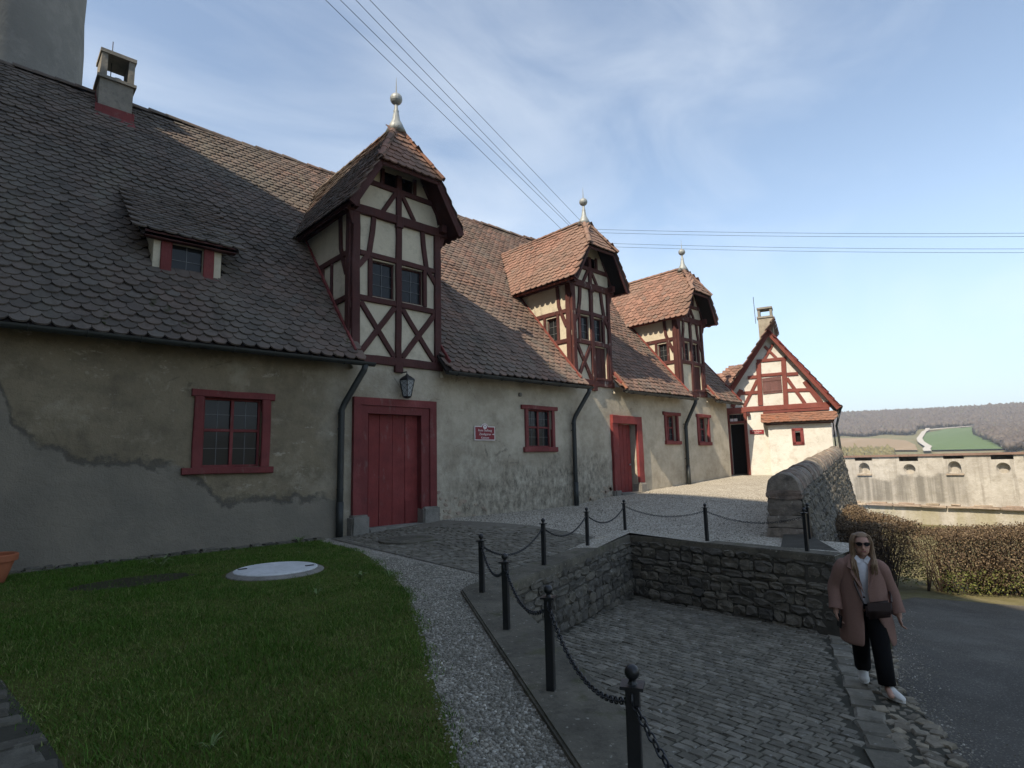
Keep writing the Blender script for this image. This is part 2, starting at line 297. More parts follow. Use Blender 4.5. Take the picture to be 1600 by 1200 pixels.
# ------------------------------------------------------------------ mesh helpers
def mesh_obj(name, V, Fc, mat, parent=None, smooth=False, rnd=None):
    me = bpy.data.meshes.new(name); me.from_pydata([tuple(v) for v in V], [], [tuple(f) for f in Fc]); me.update()
    return link(name, me, mat, parent, smooth, rnd)
def link(name, me, mat, parent=None, smooth=False, rnd=None):
    if mat and not me.materials: me.materials.append(MT[mat])
    if smooth: me.polygons.foreach_set('use_smooth', [True]*len(me.polygons))
    if rnd is not None:
        a = me.attributes.new('rnd', 'FLOAT', 'FACE'); a.data.foreach_set('value', np.asarray(rnd, dtype=np.float32))
    o = bpy.data.objects.new(name, me); COL.objects.link(o)
    if parent: setp(o, parent)
    return o
def setp(o, parent):
    o.parent = parent
    o.matrix_parent_inverse = WM(parent).inverted()
def WM(o):
    m = Matrix.LocRotScale(o.location, o.rotation_euler, o.scale)
    if o.parent: m = WM(o.parent) @ o.matrix_parent_inverse @ m
    return m
def tag(o, label=None, cat=None, group=None, kind=None):
    if label: o['label'] = label
    if cat: o['category'] = cat
    if group: o['group'] = group
    if kind: o['kind'] = kind
    return o
def thing(name, loc, label, cat, group=None):
    o = bpy.data.objects.new(name, None); COL.objects.link(o); o.location = loc; o.empty_display_size = 0.2
    return tag(o, label, cat, group)
class MB:
    def __init__(s): s.v = []; s.f = []; s.r = []
    def add(s, V, Fc, r=None):
        b = len(s.v); s.v += [tuple(q) for q in V]; s.f += [tuple(i+b for i in f) for f in Fc]
        s.r += [random.random() if r is None else r]*len(Fc); return s
    def box(s, a, b, r=None):
        (x0, y0, z0), (x1, y1, z1) = a, b
        return s.add([(x0,y0,z0),(x1,y0,z0),(x1,y1,z0),(x0,y1,z0),(x0,y0,z1),(x1,y0,z1),(x1,y1,z1),(x0,y1,z1)],
            [(0,3,2,1),(4,5,6,7),(0,1,5,4),(1,2,6,5),(2,3,7,6),(3,0,4,7)], r)
    def tube(s, pts, rad, seg=8, cap=True, r=None):
        pts = [Vector(p) for p in pts]; n = len(pts); rads = rad if isinstance(rad, (list, tuple)) else [rad]*n
        V = []; Fc = []; ref = None
        for i, p in enumerate(pts):
            t = (pts[min(i+1, n-1)]-pts[max(i-1, 0)]).normalized()
            if ref is None: ref = Vector((0, 0, 1)) if abs(t.z) < 0.9 else Vector((1, 0, 0))
            x = t.cross(ref).normalized(); y = x.cross(t); ref = y
            for k in range(seg):
                a = 2*math.pi*k/seg; V.append(p + (x*math.cos(a)+y*math.sin(a))*rads[i])
        for i in range(n-1):
            for k in range(seg): Fc.append((i*seg+k, i*seg+(k+1) % seg, (i+1)*seg+(k+1) % seg, (i+1)*seg+k))
        if cap: Fc.append(tuple(range(seg))[::-1]); Fc.append(tuple((n-1)*seg+k for k in range(seg)))
        return s.add(V, Fc, r)
    def lathe(s, prof, c, seg=16, r=None):
        V = []; Fc = []; m = len(prof)
        for (q, z) in prof:
            for k in range(seg):
                a = 2*math.pi*k/seg; V.append((c[0]+q*math.cos(a), c[1]+q*math.sin(a), c[2]+z))
        for i in range(m-1):
            for k in range(seg): Fc.append((i*seg+k, i*seg+(k+1) % seg, (i+1)*seg+(k+1) % seg, (i+1)*seg+k))
        Fc.append(tuple(range(seg))[::-1]); Fc.append(tuple((m-1)*seg+k for k in range(seg)))
        return s.add(V, Fc, r)
    def build(s, name, mat, parent=None, smooth=False): return mesh_obj(name, s.v, s.f, mat, parent, smooth, s.r)
def bar(p0, p1, w, t, nrm, jit=0.006, ch=0.012, seg=None):
    """a hewn timber from p0 to p1: w wide across the wall, t deep along the wall normal"""
    p0, p1, nrm = Vector(p0), Vector(p1), Vector(nrm).normalized()
    d = p1-p0; L = d.length; d.normalize(); s = d.cross(nrm).normalized()
    k = seg or max(1, min(8, int(L/0.35))); V = []; Fc = []
    hw, ht = w/2, t/2
    prof = [(-hw+ch, -ht), (hw-ch, -ht), (hw, -ht+ch), (hw, ht-ch), (hw-ch, ht), (-hw+ch, ht), (-hw, ht-ch), (-hw, -ht+ch)]
    for i in range(k+1):
        c = p0 + d*(L*i/k); jw = random.uniform(-jit, jit); js = random.uniform(-jit, jit)
        for (a, b) in prof: V.append(c + s*(a*(1+jw*4)+js) + nrm*b)
    for i in range(k):
        for j in range(8): Fc.append((i*8+j, i*8+(j+1) % 8, (i+1)*8+(j+1) % 8, (i+1)*8+j))
    Fc.append(tuple(range(8))[::-1]); Fc.append(tuple(k*8+j for j in range(8)))
    return V, Fc
def timber(name, p0, p1, w, t, nrm, mat, parent, **k):
    V, Fc = bar(p0, p1, w, t, nrm, **k); return mesh_obj(name, V, Fc, mat, parent)
def bent(name, pts, w, t, nrm, mat, parent):
    """curved brace through several points"""
    pts = [Vector(p) for p in pts]; nrm = Vector(nrm).normalized(); V = []; Fc = []
    for i, p in enumerate(pts):
        d = (pts[min(i+1, len(pts)-1)]-pts[max(0, i-1)]).normalized(); s = d.cross(nrm).normalized()
        for a, b in ((-1, -1), (1, -1), (1, 1), (-1, 1)): V.append(p + s*a*w/2 + nrm*b*t/2)
    for i in range(len(pts)-1):
        for j in range(4): Fc.append((i*4+j, i*4+(j+1) % 4, (i+1)*4+(j+1) % 4, (i+1)*4+j))
    Fc.append((3, 2, 1, 0)); e = (len(pts)-1)*4; Fc.append((e, e+1, e+2, e+3))
    return mesh_obj(name, V, Fc, mat, parent)
def holed(mb, u0, u1, z0, z1, holes, at, depth, du=3.0):
    """wall panel with rectangular openings and reveals; at(u,z,d) gives the point d behind the face"""
    us = sorted(set([u0, u1]+[h[0] for h in holes]+[h[1] for h in holes])); zs = sorted(set([z0, z1]+[h[2] for h in holes]+[h[3] for h in holes]))
    for a, b in zip(us[:-1], us[1:]):
        for c, d in zip(zs[:-1], zs[1:]):
            mu, mz = (a+b)/2, (c+d)/2
            if any(h[0] < mu < h[1] and h[2] < mz < h[3] for h in holes): continue
            mb.add([at(a, c, 0), at(b, c, 0), at(b, d, 0), at(a, d, 0)], [(0, 1, 2, 3)])
    for (a, b, c, d) in holes:
        for (p, q) in (((a, c), (b, c)), ((b, c), (b, d)), ((b, d), (a, d)), ((a, d), (a, c))):
            mb.add([at(*p, 0), at(*p, depth), at(*q, depth), at(*q, 0)], [(0, 1, 2, 3)])
    return mb
def smooth01(t): t = max(0.0, min(1.0, t)); return t*t*(3-2*t)
def interp(x, P):
    if x <= P[0][0]: return P[0][1]
    for (a, b), (c, d) in zip(P[:-1], P[1:]):
        if x <= c: return b+(d-b)*(x-a)/(c-a)
    return P[-1][1]
# ================================================================== GROUND
FX = [(6, 0.0), (8.8, 0.16), (13.4, 0.17), (15.4, 0.36), (19.8, 0.54), (23.2, 0.72), (27, 0.74)]
def gz(x, y):
    f = interp(x, FX); k = 0.15+0.85*smooth01((y-4.5)/6.5); k = k+(1-k)*smooth01((x-14)/8)
    return f*k
def zl(x): return -0.53-0.065*max(-3.5, min(x, 20.0))
PC = (4.72, 5.45); PB = (9.68, 7.17); PR = (9.5, 3.35)
def xfront(y): return PC[0]-0.5714*(PC[1]-y)
def xpar(y): return 11.05 if y < 4.45 else 11.05+(y-4.45)/0.27
V = []; Fc = []
def strip(ys, xl, xr, ncol):
    b = len(V)
    for y in ys:
        a, c = xl(y), xr(y)
        for i in range(ncol+1):
            x = a+(c-a)*i/ncol; V.append((x, y, gz(x, y)))
    for j in range(len(ys)-1):
        for i in range(ncol):
            p = b+j*(ncol+1)+i; Fc.append((p, p+1, p+ncol+2, p+ncol+1))
strip(list(np.linspace(-9, 5.45, 30)), lambda y: -14, xfront, 30)
strip(list(np.linspace(5.45, 7.17, 8)), lambda y: -14, lambda y: PC[0]+(y-5.45)*2.884, 40)
strip(list(np.linspace(3.35, 7.17, 14)), lambda y: PB[0]-(PB[1]-y)*0.047, lambda y: min(27, xpar(y)), 24)
strip(list(np.linspace(7.17, 12.3, 16)), lambda y: -14, lambda y: min(27.5, xpar(y)), 80)
strip([12.3, 16], lambda y: 23.3, lambda y: 30, 4)
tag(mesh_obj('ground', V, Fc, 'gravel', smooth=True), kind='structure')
# lower ground beside the drive
V = []; Fc = []; xs = np.linspace(-12, 44, 57); ys = np.linspace(-32, 9.5, 42)
for y in ys:
    for x in xs: V.append((x, y, min(-0.28, zl(x)) - 0.02 - max(0, (x-24))*0.02))
for j in range(len(ys)-1):
    for i in range(len(xs)-1): p = j*len(xs)+i; Fc.append((p, p+1, p+len(xs)+1, p+len(xs)))
tag(mesh_obj('lower_ground', V, Fc, 'moss_ground', smooth=True), kind='structure')
def poly_sheet(name, P, mat, zf, lift):
    me = bpy.data.meshes.new(name); bm = bmesh.new()
    f = bm.faces.new([bm.verts.new((x, y, 0)) for x, y in P]); bmesh.ops.triangulate(bm, faces=[f])
    for _ in range(4):
        L = [e for e in bm.edges if e.calc_length() > 0.8]
        if not L: break
        bmesh.ops.subdivide_edges(bm, edges=L, cuts=1); bmesh.ops.triangulate(bm, faces=bm.faces[:])
    for v in bm.verts: v.co.z = zf(v.co.x, v.co.y)+lift
    bmesh.ops.recalc_face_normals(bm, faces=bm.faces[:])
    if sum(f.normal.z for f in bm.faces) < 0: bmesh.ops.reverse_faces(bm, faces=bm.faces[:])
    bm.to_mesh(me); bm.free(); return tag(link(name, me, mat), kind='structure')
ROAD = [(-6, -5), (2.6, -0.35), (5, 0.86), (5.88, 1.3), (7.75, 2.2), (9.6, 2.75), (12, 3.5), (13.4, 3.85), (14.7, 3.7), (15.4, 2.2), (16.9, -0.3), (19, -3.9), (23, -9.5), (10, -15), (-6, -15)]
poly_sheet('road', ROAD, 'asphalt', lambda x, y: max(zl(x), -1.83) if True else 0, 0.012)
def inpoly(x, y, P):
    c = False; n = len(P)
    for i in range(n):
        (x0, y0), (x1, y1) = P[i], P[(i+1) % n]
        if (y0 > y) != (y1 > y) and x < (x1-x0)*(y-y0)/(y1-y0)+x0: c = not c
    return c
# setts: a slightly domed block, a few shapes shared by all
def sett_mesh(name, lx, ly, h, mat, seed, jt=0.006):
    R = random.Random(seed); V = []
    for k, (s, z) in enumerate(((1.0, 0), (0.97, h*0.7), (0.82, h))):
        for a, b in ((-1, -1), (1, -1), (1, 1), (-1, 1)):
            V.append((a*lx/2*s+R.uniform(-1, 1)*jt, b*ly/2*s+R.uniform(-1, 1)*jt, z+(R.uniform(-.004, .004) if k == 2 else 0)))
    Fc = [(8, 9, 10, 11)]
    for k in range(2):
        for j in range(4): Fc.append((k*4+j, k*4+(j+1) % 4, k*4+4+(j+1) % 4, k*4+4+j))
    me = bpy.data.meshes.new(name); me.from_pydata(V, [], Fc); me.materials.append(MT[mat]); return me
def lay(parent, spots, meshes, name, stuffname, limit, mat, near):
    """spots: (x,y,z,rot,scale,tiltx,tilty); the closest `limit` become objects, the rest one part"""
    spots = sorted(spots, key=near); mb = MB()
    for i, (x, y, z, r, s, tx, ty) in enumerate(spots):
        m = meshes[i % len(meshes)]
        M4 = Matrix.Translation((x, y, z)) @ Matrix.Rotation(tx, 4, 'X') @ Matrix.Rotation(ty, 4, 'Y') @ Matrix.Rotation(r, 4, 'Z') @ Matrix.Diagonal((s[0], s[1], s[2], 1))
        if i < limit:
            o = bpy.data.objects.new(name, m); COL.objects.link(o); o.matrix_world = M4; o.parent = parent
        else:
            mb.add([M4 @ v.co for v in m.vertices], [tuple(p.vertices) for p in m.polygons])
    if mb.v: tag(mb.build(stuffname, mat, parent), kind='stuff')
camd = lambda q: (q[0]**2+q[1]**2)
def kerb_in(x): return 1.80+0.432*(x-5.37)
PIT = [PC, PB, (9.55, 3.55), (9.2, kerb_in(9.2)), (2.2, kerb_in(2.2)), (xfront(1.2), 1.2)]
base = poly_sheet('lower_paving', PIT, 'joint', lambda x, y: zl(x), 0.014)
sm = [sett_mesh('paver', 0.104, 0.142, 0.04, 'paver', i) for i in range(6)]
sp = []
x = 2.0; row = 0
while x < 9.8:
    y = 0.6 + (0.075 if row % 2 else 0)
    while y < 7.3:
        l = random.uniform(0.93, 1.06)
        if inpoly(x, y, PIT) and inpoly(x+0.05, y+0.07, PIT) and inpoly(x-0.05, y-.07, PIT):
            sp.append((x+random.uniform(-.006, .006), y, zl(x)-0.012+random.uniform(-.004, .004), random.uniform(-.04, .04), (1, l, 1), random.uniform(-.025, .025), 0.065+random.uniform(-.025, .025)))
        y += 0.151*l
    x += 0.112; row += 1
def pitnear(q):      # setts hidden behind the coping come last
    vis = q[0] > 4.2+0.0*q[1] and (q[1]-xfront(0)*0) < 99 and (q[0]-q[1]*1.02) > 0.4
    return camd(q)+(0 if vis else 1000)
lay(base, sp, sm, 'paver', 'paver_field', 300, 'paver', pitnear)
# row of larger kerb stones and a rubble gutter between setts and road
kb = poly_sheet('gutter_strip', [(2.2, kerb_in(2.2)+.02), (9.2, kerb_in(9.2)+.02), (9.75, 3.1), (9.6, 2.77), (7.75, 2.22), (5.88, 1.32), (5, 0.88), (2.6, -0.33)], 'joint', lambda x, y: zl(x), 0.018)
km = [sett_mesh('kerb_stone', 0.35, 0.27, 0.09, 'paver', 40+i, .022) for i in range(5)]
sp = []; x = 3.0
while x < 9.3:
    l = random.uniform(0.75, 1.3); x += 0.19*l
    sp.append((x, kerb_in(x)-0.15, zl(x)-0.052, math.atan(0.432)+random.uniform(-.08, .08), (l, random.uniform(.9, 1.1), 1), 0, 0.065)); x += 0.17*l
lay(kb, sp, km, 'kerb_stone', 'kerb_row', 300, 'paver', camd)
rm = [sett_mesh('cobble', 0.15, 0.11, 0.07, 'stone_rubble', 60+i) for i in range(6)]
sp = []
for i in range(1500):
    x = random.uniform(3.2, 9.3); y = random.uniform(kerb_in(x)-1.0, kerb_in(x)-0.28)
    if inpoly(x, y, ROAD) or any((a[0]-x)**2+(a[1]-y)**2 < 0.0068 for a in sp): continue
    s = random.uniform(0.45, .95); sp.append((x, y, zl(x)-0.004, random.uniform(0, 3), (s, s, s*.75), random.uniform(-.2, .2), random.uniform(-.2, .2)))
lay(kb, sp, rm, 'cobble', 'cobble_bed', 220, 'stone_rubble', camd)
# worn paving before the great door
TP = [(5.62, 11.85), (5.2, 6.45), (5.05, 5.95), (8.7, 7.25), (9.0, 9.2), (8.55, 11.85)]
tb = poly_sheet('terrace_paving', TP, 'sandy_joint', gz, 0.012)
tm = [sett_mesh('sett', 0.15, 0.105, 0.04, 'paver', 80+i) for i in range(5)]
sp = []; y = 5.8; row = 0
while y < 11.9:
    x = 4.9+(0.08 if row % 2 else 0)
    while x < 9.1:
        l = random.uniform(.85, 1.2)
        if inpoly(x, y, TP) and inpoly(x-.07, y-.05, TP) and inpoly(x+.06, y+.05, TP) and math.hypot(x-6.5, y-10.15) > 0.66 and not (x+y*0.3 > 10.7 and random.random() < (x+y*.3-10.7)*1.1):
            sp.append((x, y+random.uniform(-.006, .006), gz(x, y)-0.018+random.uniform(-.006, .006), random.uniform(-.06, .06), (l, 1, 1), random.uniform(-.03, .03), random.uniform(-.03, .03)))
        x += 0.16*l
    y += 0.116; row += 1
lay(tb, sp, tm, 'sett', 'sett_field', 300, 'paver', camd)
# cobbled strip at the left edge of the lawn
CS = [(-1.4, 1.2), (0.75, 2.1), (0.48, 3.2), (0.45, 4.02), (0.40, 4.63), (0.24, 6.0), (-0.1, 7.0), (-1.4, 7.0)]
cb = poly_sheet('cobble_path', CS, 'joint', gz, 0.012)
cm_ = [sett_mesh('path_cobble', 0.26, 0.146, 0.05, 'old_sett', 100+i) for i in range(5)]
sp = []; y = 1.4
while y < 7:
    x = -1.4+random.uniform(0, .15)
    while x < 0.8:
        l = random.uniform(.7, 1.15)
        if inpoly(x+.12, y, CS) and inpoly(x-.1, y, CS): sp.append((x, y, -0.012+random.uniform(-.008, .008), random.uniform(-.1, .1), (l, random.uniform(.9, 1.1), 1), random.uniform(-.05, .05), random.uniform(-.05, .05)))
        x += 0.265*l
    y += 0.15
lay(cb, sp, cm_, 'path_cobble', 'path_cobble_field', 300, 'old_sett', lambda q: camd(q)-q[0]*5)

# -------- lawn
LAWN = [(-3, 11.75), (5.3, 11.8), (5.25, 10.4), (5.05, 9.3), (4.74, 8.33), (4.35, 7.2), (3.85, 6.03), (3.4, 5.2), (2.99, 4.42), (2.6, 3.8), (2.29, 3.21), (1.93, 2.57), (1.4, 1.6), (0.85, 1.6), (0.5, 3.2), (.45, 4.0), (.40, 4.63), (.26, 5.96), (-.2, 7.2), (-3, 8)]
lawn = poly_sheet('lawn', LAWN, 'turf', gz, 0.008)
A = np.array(LAWN); NB = 190000
P = NR.rand(NB*4, 2)*[8.4, 10.3]+[-3.0, 1.5]
xx, yy = P[:, 0], P[:, 1]; ins = np.zeros(len(P), bool)
wob = 0.10*np.sin(xx*5.3+yy*3.1)+0.07*np.sin(yy*11.0+xx*2.0)+0.10*NR.randn(len(P))
for i in range(len(A)):
    (x0, y0), (x1, y1) = A[i], A[(i+1) % len(A)]
    if y0 == y1: continue
    c = ((y0 > yy) != (y1 > yy)) & (xx-wob*0.6 < (x1-x0)*(yy-y0)/(y1-y0)+x0); ins ^= c
ins &= (np.hypot(xx-3.35, yy-8.78) > 0.72)
bare = (np.hypot((xx-1.75)/0.75, (yy-9.6)/0.42) < 1) & (NR.rand(len(P)) < 0.85)
ins &= ~bare & (xx > -0.4)
d = np.hypot(xx, yy); keep = ins & (NR.rand(len(P)) < np.clip(1.25-(d-2)*0.055, 0.45, 1))
P = P[keep][:NB]; N_ = len(P)
patch = 0.5+0.28*np.sin(P[:, 0]*2.1+1.3*np.sin(P[:, 1]*1.7))*np.sin(P[:, 1]*1.9+P[:, 0]*0.7)+0.22*np.sin(P[:, 0]*6.3+2*np.sin(P[:, 1]*4.1))*np.sin(P[:, 1]*5.2+1.5*np.sin(P[:, 0]*3.3))
h = (0.014+0.026*NR.rand(N_))*(0.6+0.8*patch)*(1+1.6*(NR.rand(N_) < 0.03)); w = 0.0018+0.0022*NR.rand(N_)
a = NR.rand(N_)*2*np.pi; ln = h*(0.25+0.8*NR.rand(N_)); b = NR.rand(N_)*2*np.pi
bx, by = np.cos(a)*w, np.sin(a)*w; lx, ly = np.cos(b)*ln, np.sin(b)*ln
Vn = np.zeros((N_, 5, 3)); X0, Y0 = P[:, 0], P[:, 1]
Vn[:, 0] = np.c_[X0-bx, Y0-by, 0*h]; Vn[:, 1] = np.c_[X0+bx, Y0+by, 0*h]
Vn[:, 2] = np.c_[X0+bx*.8+lx*.3, Y0+by*.8+ly*.3, h*.6]; Vn[:, 3] = np.c_[X0-bx*.8+lx*.3, Y0-by*.8+ly*.3, h*.6]
Vn[:, 4] = np.c_[X0+lx, Y0+ly, h]
def fast(name, Vn, faces_q, faces_t, mat, rnd_per, parent=None):
    """Vn (n,k,3); every element has the same quads and triangles"""
    n, k, _ = Vn.shape; me = bpy.data.meshes.new(name); me.vertices.add(n*k); me.vertices.foreach_set('co', Vn.astype(np.float32).ravel())
    q = np.array(faces_q, int).reshape(-1, 4); t = np.array(faces_t, int).reshape(-1, 3); off = (np.arange(n)*k)[:, None]
    per = np.concatenate([q.ravel(), t.ravel()]); loops = (off+per[None, :]).ravel()
    ls = np.concatenate([np.full(len(q), 4), np.full(len(t), 3)]); nf = len(ls)
    tot = np.tile(ls, n); start = np.concatenate([[0], np.cumsum(tot)[:-1]])
    me.loops.add(len(loops)); me.loops.foreach_set('vertex_index', loops.astype(np.int32))
    me.polygons.add(n*nf); me.polygons.foreach_set('loop_start', start.astype(np.int32)); me.polygons.foreach_set('loop_total', tot.astype(np.int32))
    me.update(calc_edges=True); me.validate()
    return link(name, me, mat, parent, False, np.repeat(rnd_per, nf))
g = fast('lawn_grass', Vn, [(0, 1, 2, 3)], [(3, 2, 4)], 'grass', np.clip(0.35*NR.rand(N_)+0.55*patch*(.4+.6*NR.rand(N_))+0.10*np.clip((P[:, 1]-6)/4, 0, 1)+0.5*(NR.rand(N_) < 0.05), 0, 0.999))
tag(g, 'short green lawn grass in front of the stained stable wall', 'grass', kind='stuff')
# -------- loose pebbles on the gravel path and before the wall
def pebbles(name, n, region, label, smin, smax):
    pts = []
    while len(pts) < n:
        q = region()
        if q: pts.append(q)
    pts = np.array(pts); n = len(pts); s = smin+(smax-smin)*NR.rand(n)**2
    O = np.array([(1, 0, 0), (0, 1, 0), (-1, 0, 0), (0, -1, 0), (0, 0, .7), (.5, .5, .55), (-.5, .5, .55), (-.5, -.5, .55), (.5, -.5, .55)])
    a = NR.rand(n)*6.28; ca, sa = np.cos(a), np.sin(a); st = 0.7+0.6*NR.rand(n)
    Vx = (O[None, :, 0]*ca[:, None]-O[None, :, 1]*sa[:, None]*st[:, None])*s[:, None]; Vy = (O[None, :, 0]*sa[:, None]+O[None, :, 1]*ca[:, None]*st[:, None])*s[:, None]
    Vz = O[None, :, 2]*s[:, None]
    Vn = np.stack([Vx+pts[:, 0:1], Vy+pts[:, 1:2], Vz+pts[:, 2:3]], 2)
    t = [(0, 5, 8), (0, 1, 5), (1, 6, 5), (1, 2, 6), (2, 7, 6), (2, 3, 7), (3, 8, 7), (3, 0, 8), (5, 6, 4), (6, 7, 4), (7, 8, 4), (8, 5, 4)]
    o = fast(name, Vn, [], t, 'pebble', NR.rand(n)); return tag(o, label, 'gravel', kind='stuff')
def lawn_right(y): return interp(y, [(p[1], p[0]) for p in sorted(LAWN[1:13], key=lambda p: p[1])])
def reg_path():
    y = 1.3+7.5*random.random()**1.6; xl = lawn_right(y)-0.05; xr = min(xfront(y)-0.47 if y < 5.7 else 5.2, 5.25)
    x = random.uniform(xl, xr); return (x, y, gz(x, y)+0.001)
pebbles('path_gravel', 26000, reg_path, 'grey gravel on the path between lawn and kerb', 0.005, 0.016)
def reg_yard():
    x = random.uniform(8.6, 17); y = random.uniform(5, 11.9)
    if y < 7.3 and x < 10: return None
    if x > xpar(y)-0.4: return None
    return (x, y, gz(x, y)+0.001)
def reg_road():
    t = random.random(); x = 4.6+8.4*t; y = interp(x, [(5, .86), (5.88, 1.3), (7.75, 2.2), (9.6, 2.75), (12, 3.5), (13.4, 3.85)])-abs(random.gauss(0, .22))
    return (x, y, zl(x)+.013)
pebbles('road_grit', 2600, reg_road, 'loose grit lying along the edge of the asphalt road', 0.003, 0.012)
pebbles('yard_gravel', 14000, reg_yard, 'pale gravel of the yard between stable wall and parapet', 0.006, 0.017)
# ================================================================== STABLE BUILDING
stable = thing('stable_building', (10, 12, 0), 'long stained stable with steep tiled roof and three timbered dormers', 'building')
ROOF_S = 1.19
def roofz(y): return 4.1+ROOF_S*(y-11.8)
YR, ZR = 17.97, 4.1+ROOF_S*(17.97-11.8)
XL, XR = -6.0, 23.75
FR = (0, -1, 0)
WIN = [(3.12, 4.19, 1.54, 2.87), (11.62, 12.60, 1.93, 3.02), (18.72, 19.42, 2.17, 3.12), (21.0, 21.72, 2.14, 3.13)]
DOOR1 = (6.5, 7.98, -0.1, 2.72); DOOR2 = (15.72, 16.78, 0.2, 2.72)
at = lambda u, z, d: (u, 12.0+d, z)
mb = MB(); holed(mb, XL, 23.4, -0.6, 3.96, WIN+[DOOR1, DOOR2], at, 0.3)
mb.add([(23.4, 12, -0.6), (23.4, 24, -0.6), (23.4, 24, 3.96), (23.4, 12, 3.96)], [(0, 1, 2, 3)])
mb.add([(23.4, 12, 3.96), (23.4, 24, 3.96), (23.4, 17.97, ZR-0.1)], [(0, 1, 2)])
mb.add([(XL, 12, -0.6), (XL, 24, -0.6), (XL, 24, 3.96), (XL, 12, 3.96)], [(0, 1, 2, 3)])
mb.add([(XL, 24, -0.6), (23.4, 24, -0.6), (23.4, 24, 3.96), (XL, 24, 3.96)], [(0, 1, 2, 3)])
mb.build('wall', 'plaster_stable', stable)
for (a, b, c, d) in WIN+[DOOR1, DOOR2]: m2 = MB(); m2.box((a-.2, 12.32, c-.2), (b+.2, 12.9, d+.2)); m2.build('dark_room', 'interior', stable)

# -------- tiles
def tile_template(w, l, t, seg=6):
    """clay plain tile with a rounded lower edge; x across, y up the slope (0 at the tip), z out of the roof"""
    P = []
    for i in range(seg+1):
        a = i/seg; x = -w/2+w*a; y = 0.40*w*(1-math.sqrt(max(0, 1-(2*a-1)**2)))
        P.append((x, y))
    P += [(w/2, l), (-w/2, l)]
    n = len(P); V = [(x, y, t) for x, y in P]+[(x, y, 0) for x, y in P]
    F = [tuple(range(n))]+[(i, i+n, (i+1) % n+n, (i+1) % n) for i in range(n-1)]
    return V, F
TW, TE, TL = 0.262, 0.178, 0.36
TV, TF = tile_template(TW*0.97, TL, 0.03)
def tile_mesh(mat):
    me = bpy.data.meshes.new('roof_tile'); me.from_pydata(TV, [], TF); me.materials.append(MT[mat]); return me
TILE = {k: tile_mesh(k) for k in ('tile', 'tile_red', 'tile_orange')}
def tile_spots(O, ux, uy, L, H, ok, tw=TW, te=TE):
    """tile placements on the plane O + u*ux + v*uy"""
    O, ux, uy = Vector(O), Vector(ux).normalized(), Vector(uy).normalized(); n = ux.cross(uy).normalized(); out = []
    v = 0; r = 0
    while v < H:
        u = (tw/2 if r % 2 else 0)
        dip = 0
        while u < L+tw:
            p = O+ux*u+uy*v
            q = p+uy*0.1
            if ok(q):
                x = ux*math.cos(dip)+uy*math.sin(dip)
                rz = random.gauss(0, .014); x2 = ux*math.cos(rz)+uy*math.sin(rz); y2 = uy*math.cos(rz)-ux*math.sin(rz)
                tilt = 0.15+random.gauss(0, .02)
                y3 = y2*math.cos(tilt)-n*math.sin(tilt); n3 = x2.cross(y3)
                slip = -random.uniform(.02, .05) if random.random() < .012 else 0
                c = p+n*(0.058+random.gauss(0, .004)+0.018*math.sin(p.x*0.9+p.z*1.3+p.y*.4))+uy*(random.gauss(0, .007)+slip+.012*math.sin(p.x*1.7+p.z*.6))
                m = Matrix.Identity(4)
                ky = min(1.0, max(0.25, (H-v)/TL))
                for i in range(3): m[i][0], m[i][1], m[i][2], m[i][3] = x2[i], y3[i]*ky, n3[i], c[i]
                out.append(m)
            u += tw
        v += te; r += 1
    return out
TVA = np.array([(*v, 1) for v in TV])
def put_tiles(spots, parent, limit, mat, near, stuff='roof_tile_field'):
    spots = sorted(spots, key=near); mb = MB()
    for m in spots[:limit]:
        o = bpy.data.objects.new('roof_tile', TILE[mat]); COL.objects.link(o); o.parent = parent
        o.matrix_parent_inverse = WM(parent).inverted(); o.matrix_basis = m
    for m in spots[limit:]:
        mb.add([(m @ Vector(v)) for v in TV], TF)
    if mb.v: tag(mb.build(stuff, mat, parent), kind='stuff')
DORM = [dict(cx=7.33, hw=1.24, he=1.55, ze=7.42, hh=0.85, za=10.05, zp=7.5, zr=6.46, zs=5.38, zb=3.97, kind=1),
        dict(cx=14.65, hw=0.97, he=1.37, ze=7.2, hh=0.68, za=9.53, zp=7.22, zr=6.3, zs=5.32, zb=4.02, kind=2),
        dict(cx=20.8, hw=0.92, he=1.22, ze=6.97, hh=0.66, za=9.2, zp=7.0, zr=6.18, zs=5.27, zb=4.06, kind=3)]
for D in DORM: D['s'] = (D['za']-D['ze'])/D['he']
SHED = (2.05, 3.85, 12.72, 6.13, 0.76)     # x0,x1,eave y,eave z,slope
def in_dormer(p, g=0.04):
    for D in DORM:
        if abs(p.x-D['cx']) < D['hw']-g and p.z < D['za']-D['s']*abs(p.x-D['cx'])-0.05: return True
        if abs(p.x-D['cx']) < D['he'] and p.z > D['ze'] and p.z < D['za']-D['s']*abs(p.x-D['cx'])-0.12: return True
    if 2.22 < p.x < 3.63 and p.y > 12.85 and p.z < SHED[3]+(p.y-SHED[2])*SHED[4]-0.05: return True
    if 1.68 < p.x < 2.38 and p.y > 17.25: return True
    return False
EY = 11.55; EZ = roofz(EY)
roof_len = math.hypot(YR-EY, ZR-EZ)
GAPS = [(6.22, 8.42), (13.76, 15.6), (19.98, 21.66)]
m = MB()
def slab(x0, x1, y0, y1, t=0.07):
    q = [(x0, y0), (x1, y0), (x1, y1), (x0, y1)]
    m.add([(x, y, roofz(y)) for x, y in q]+[(x, y, roofz(y)-t) for x, y in q], [(0, 1, 2, 3), (7, 6, 5, 4), (0, 4, 5, 1), (1, 5, 6, 2), (2, 6, 7, 3), (3, 7, 4, 0)])
xs = [XL]+[v for g in GAPS for v in g]+[XR]
for i in range(0, len(xs), 2): slab(xs[i], xs[i+1], EY, 12.4)
slab(XL, XR, 12.4, YR)
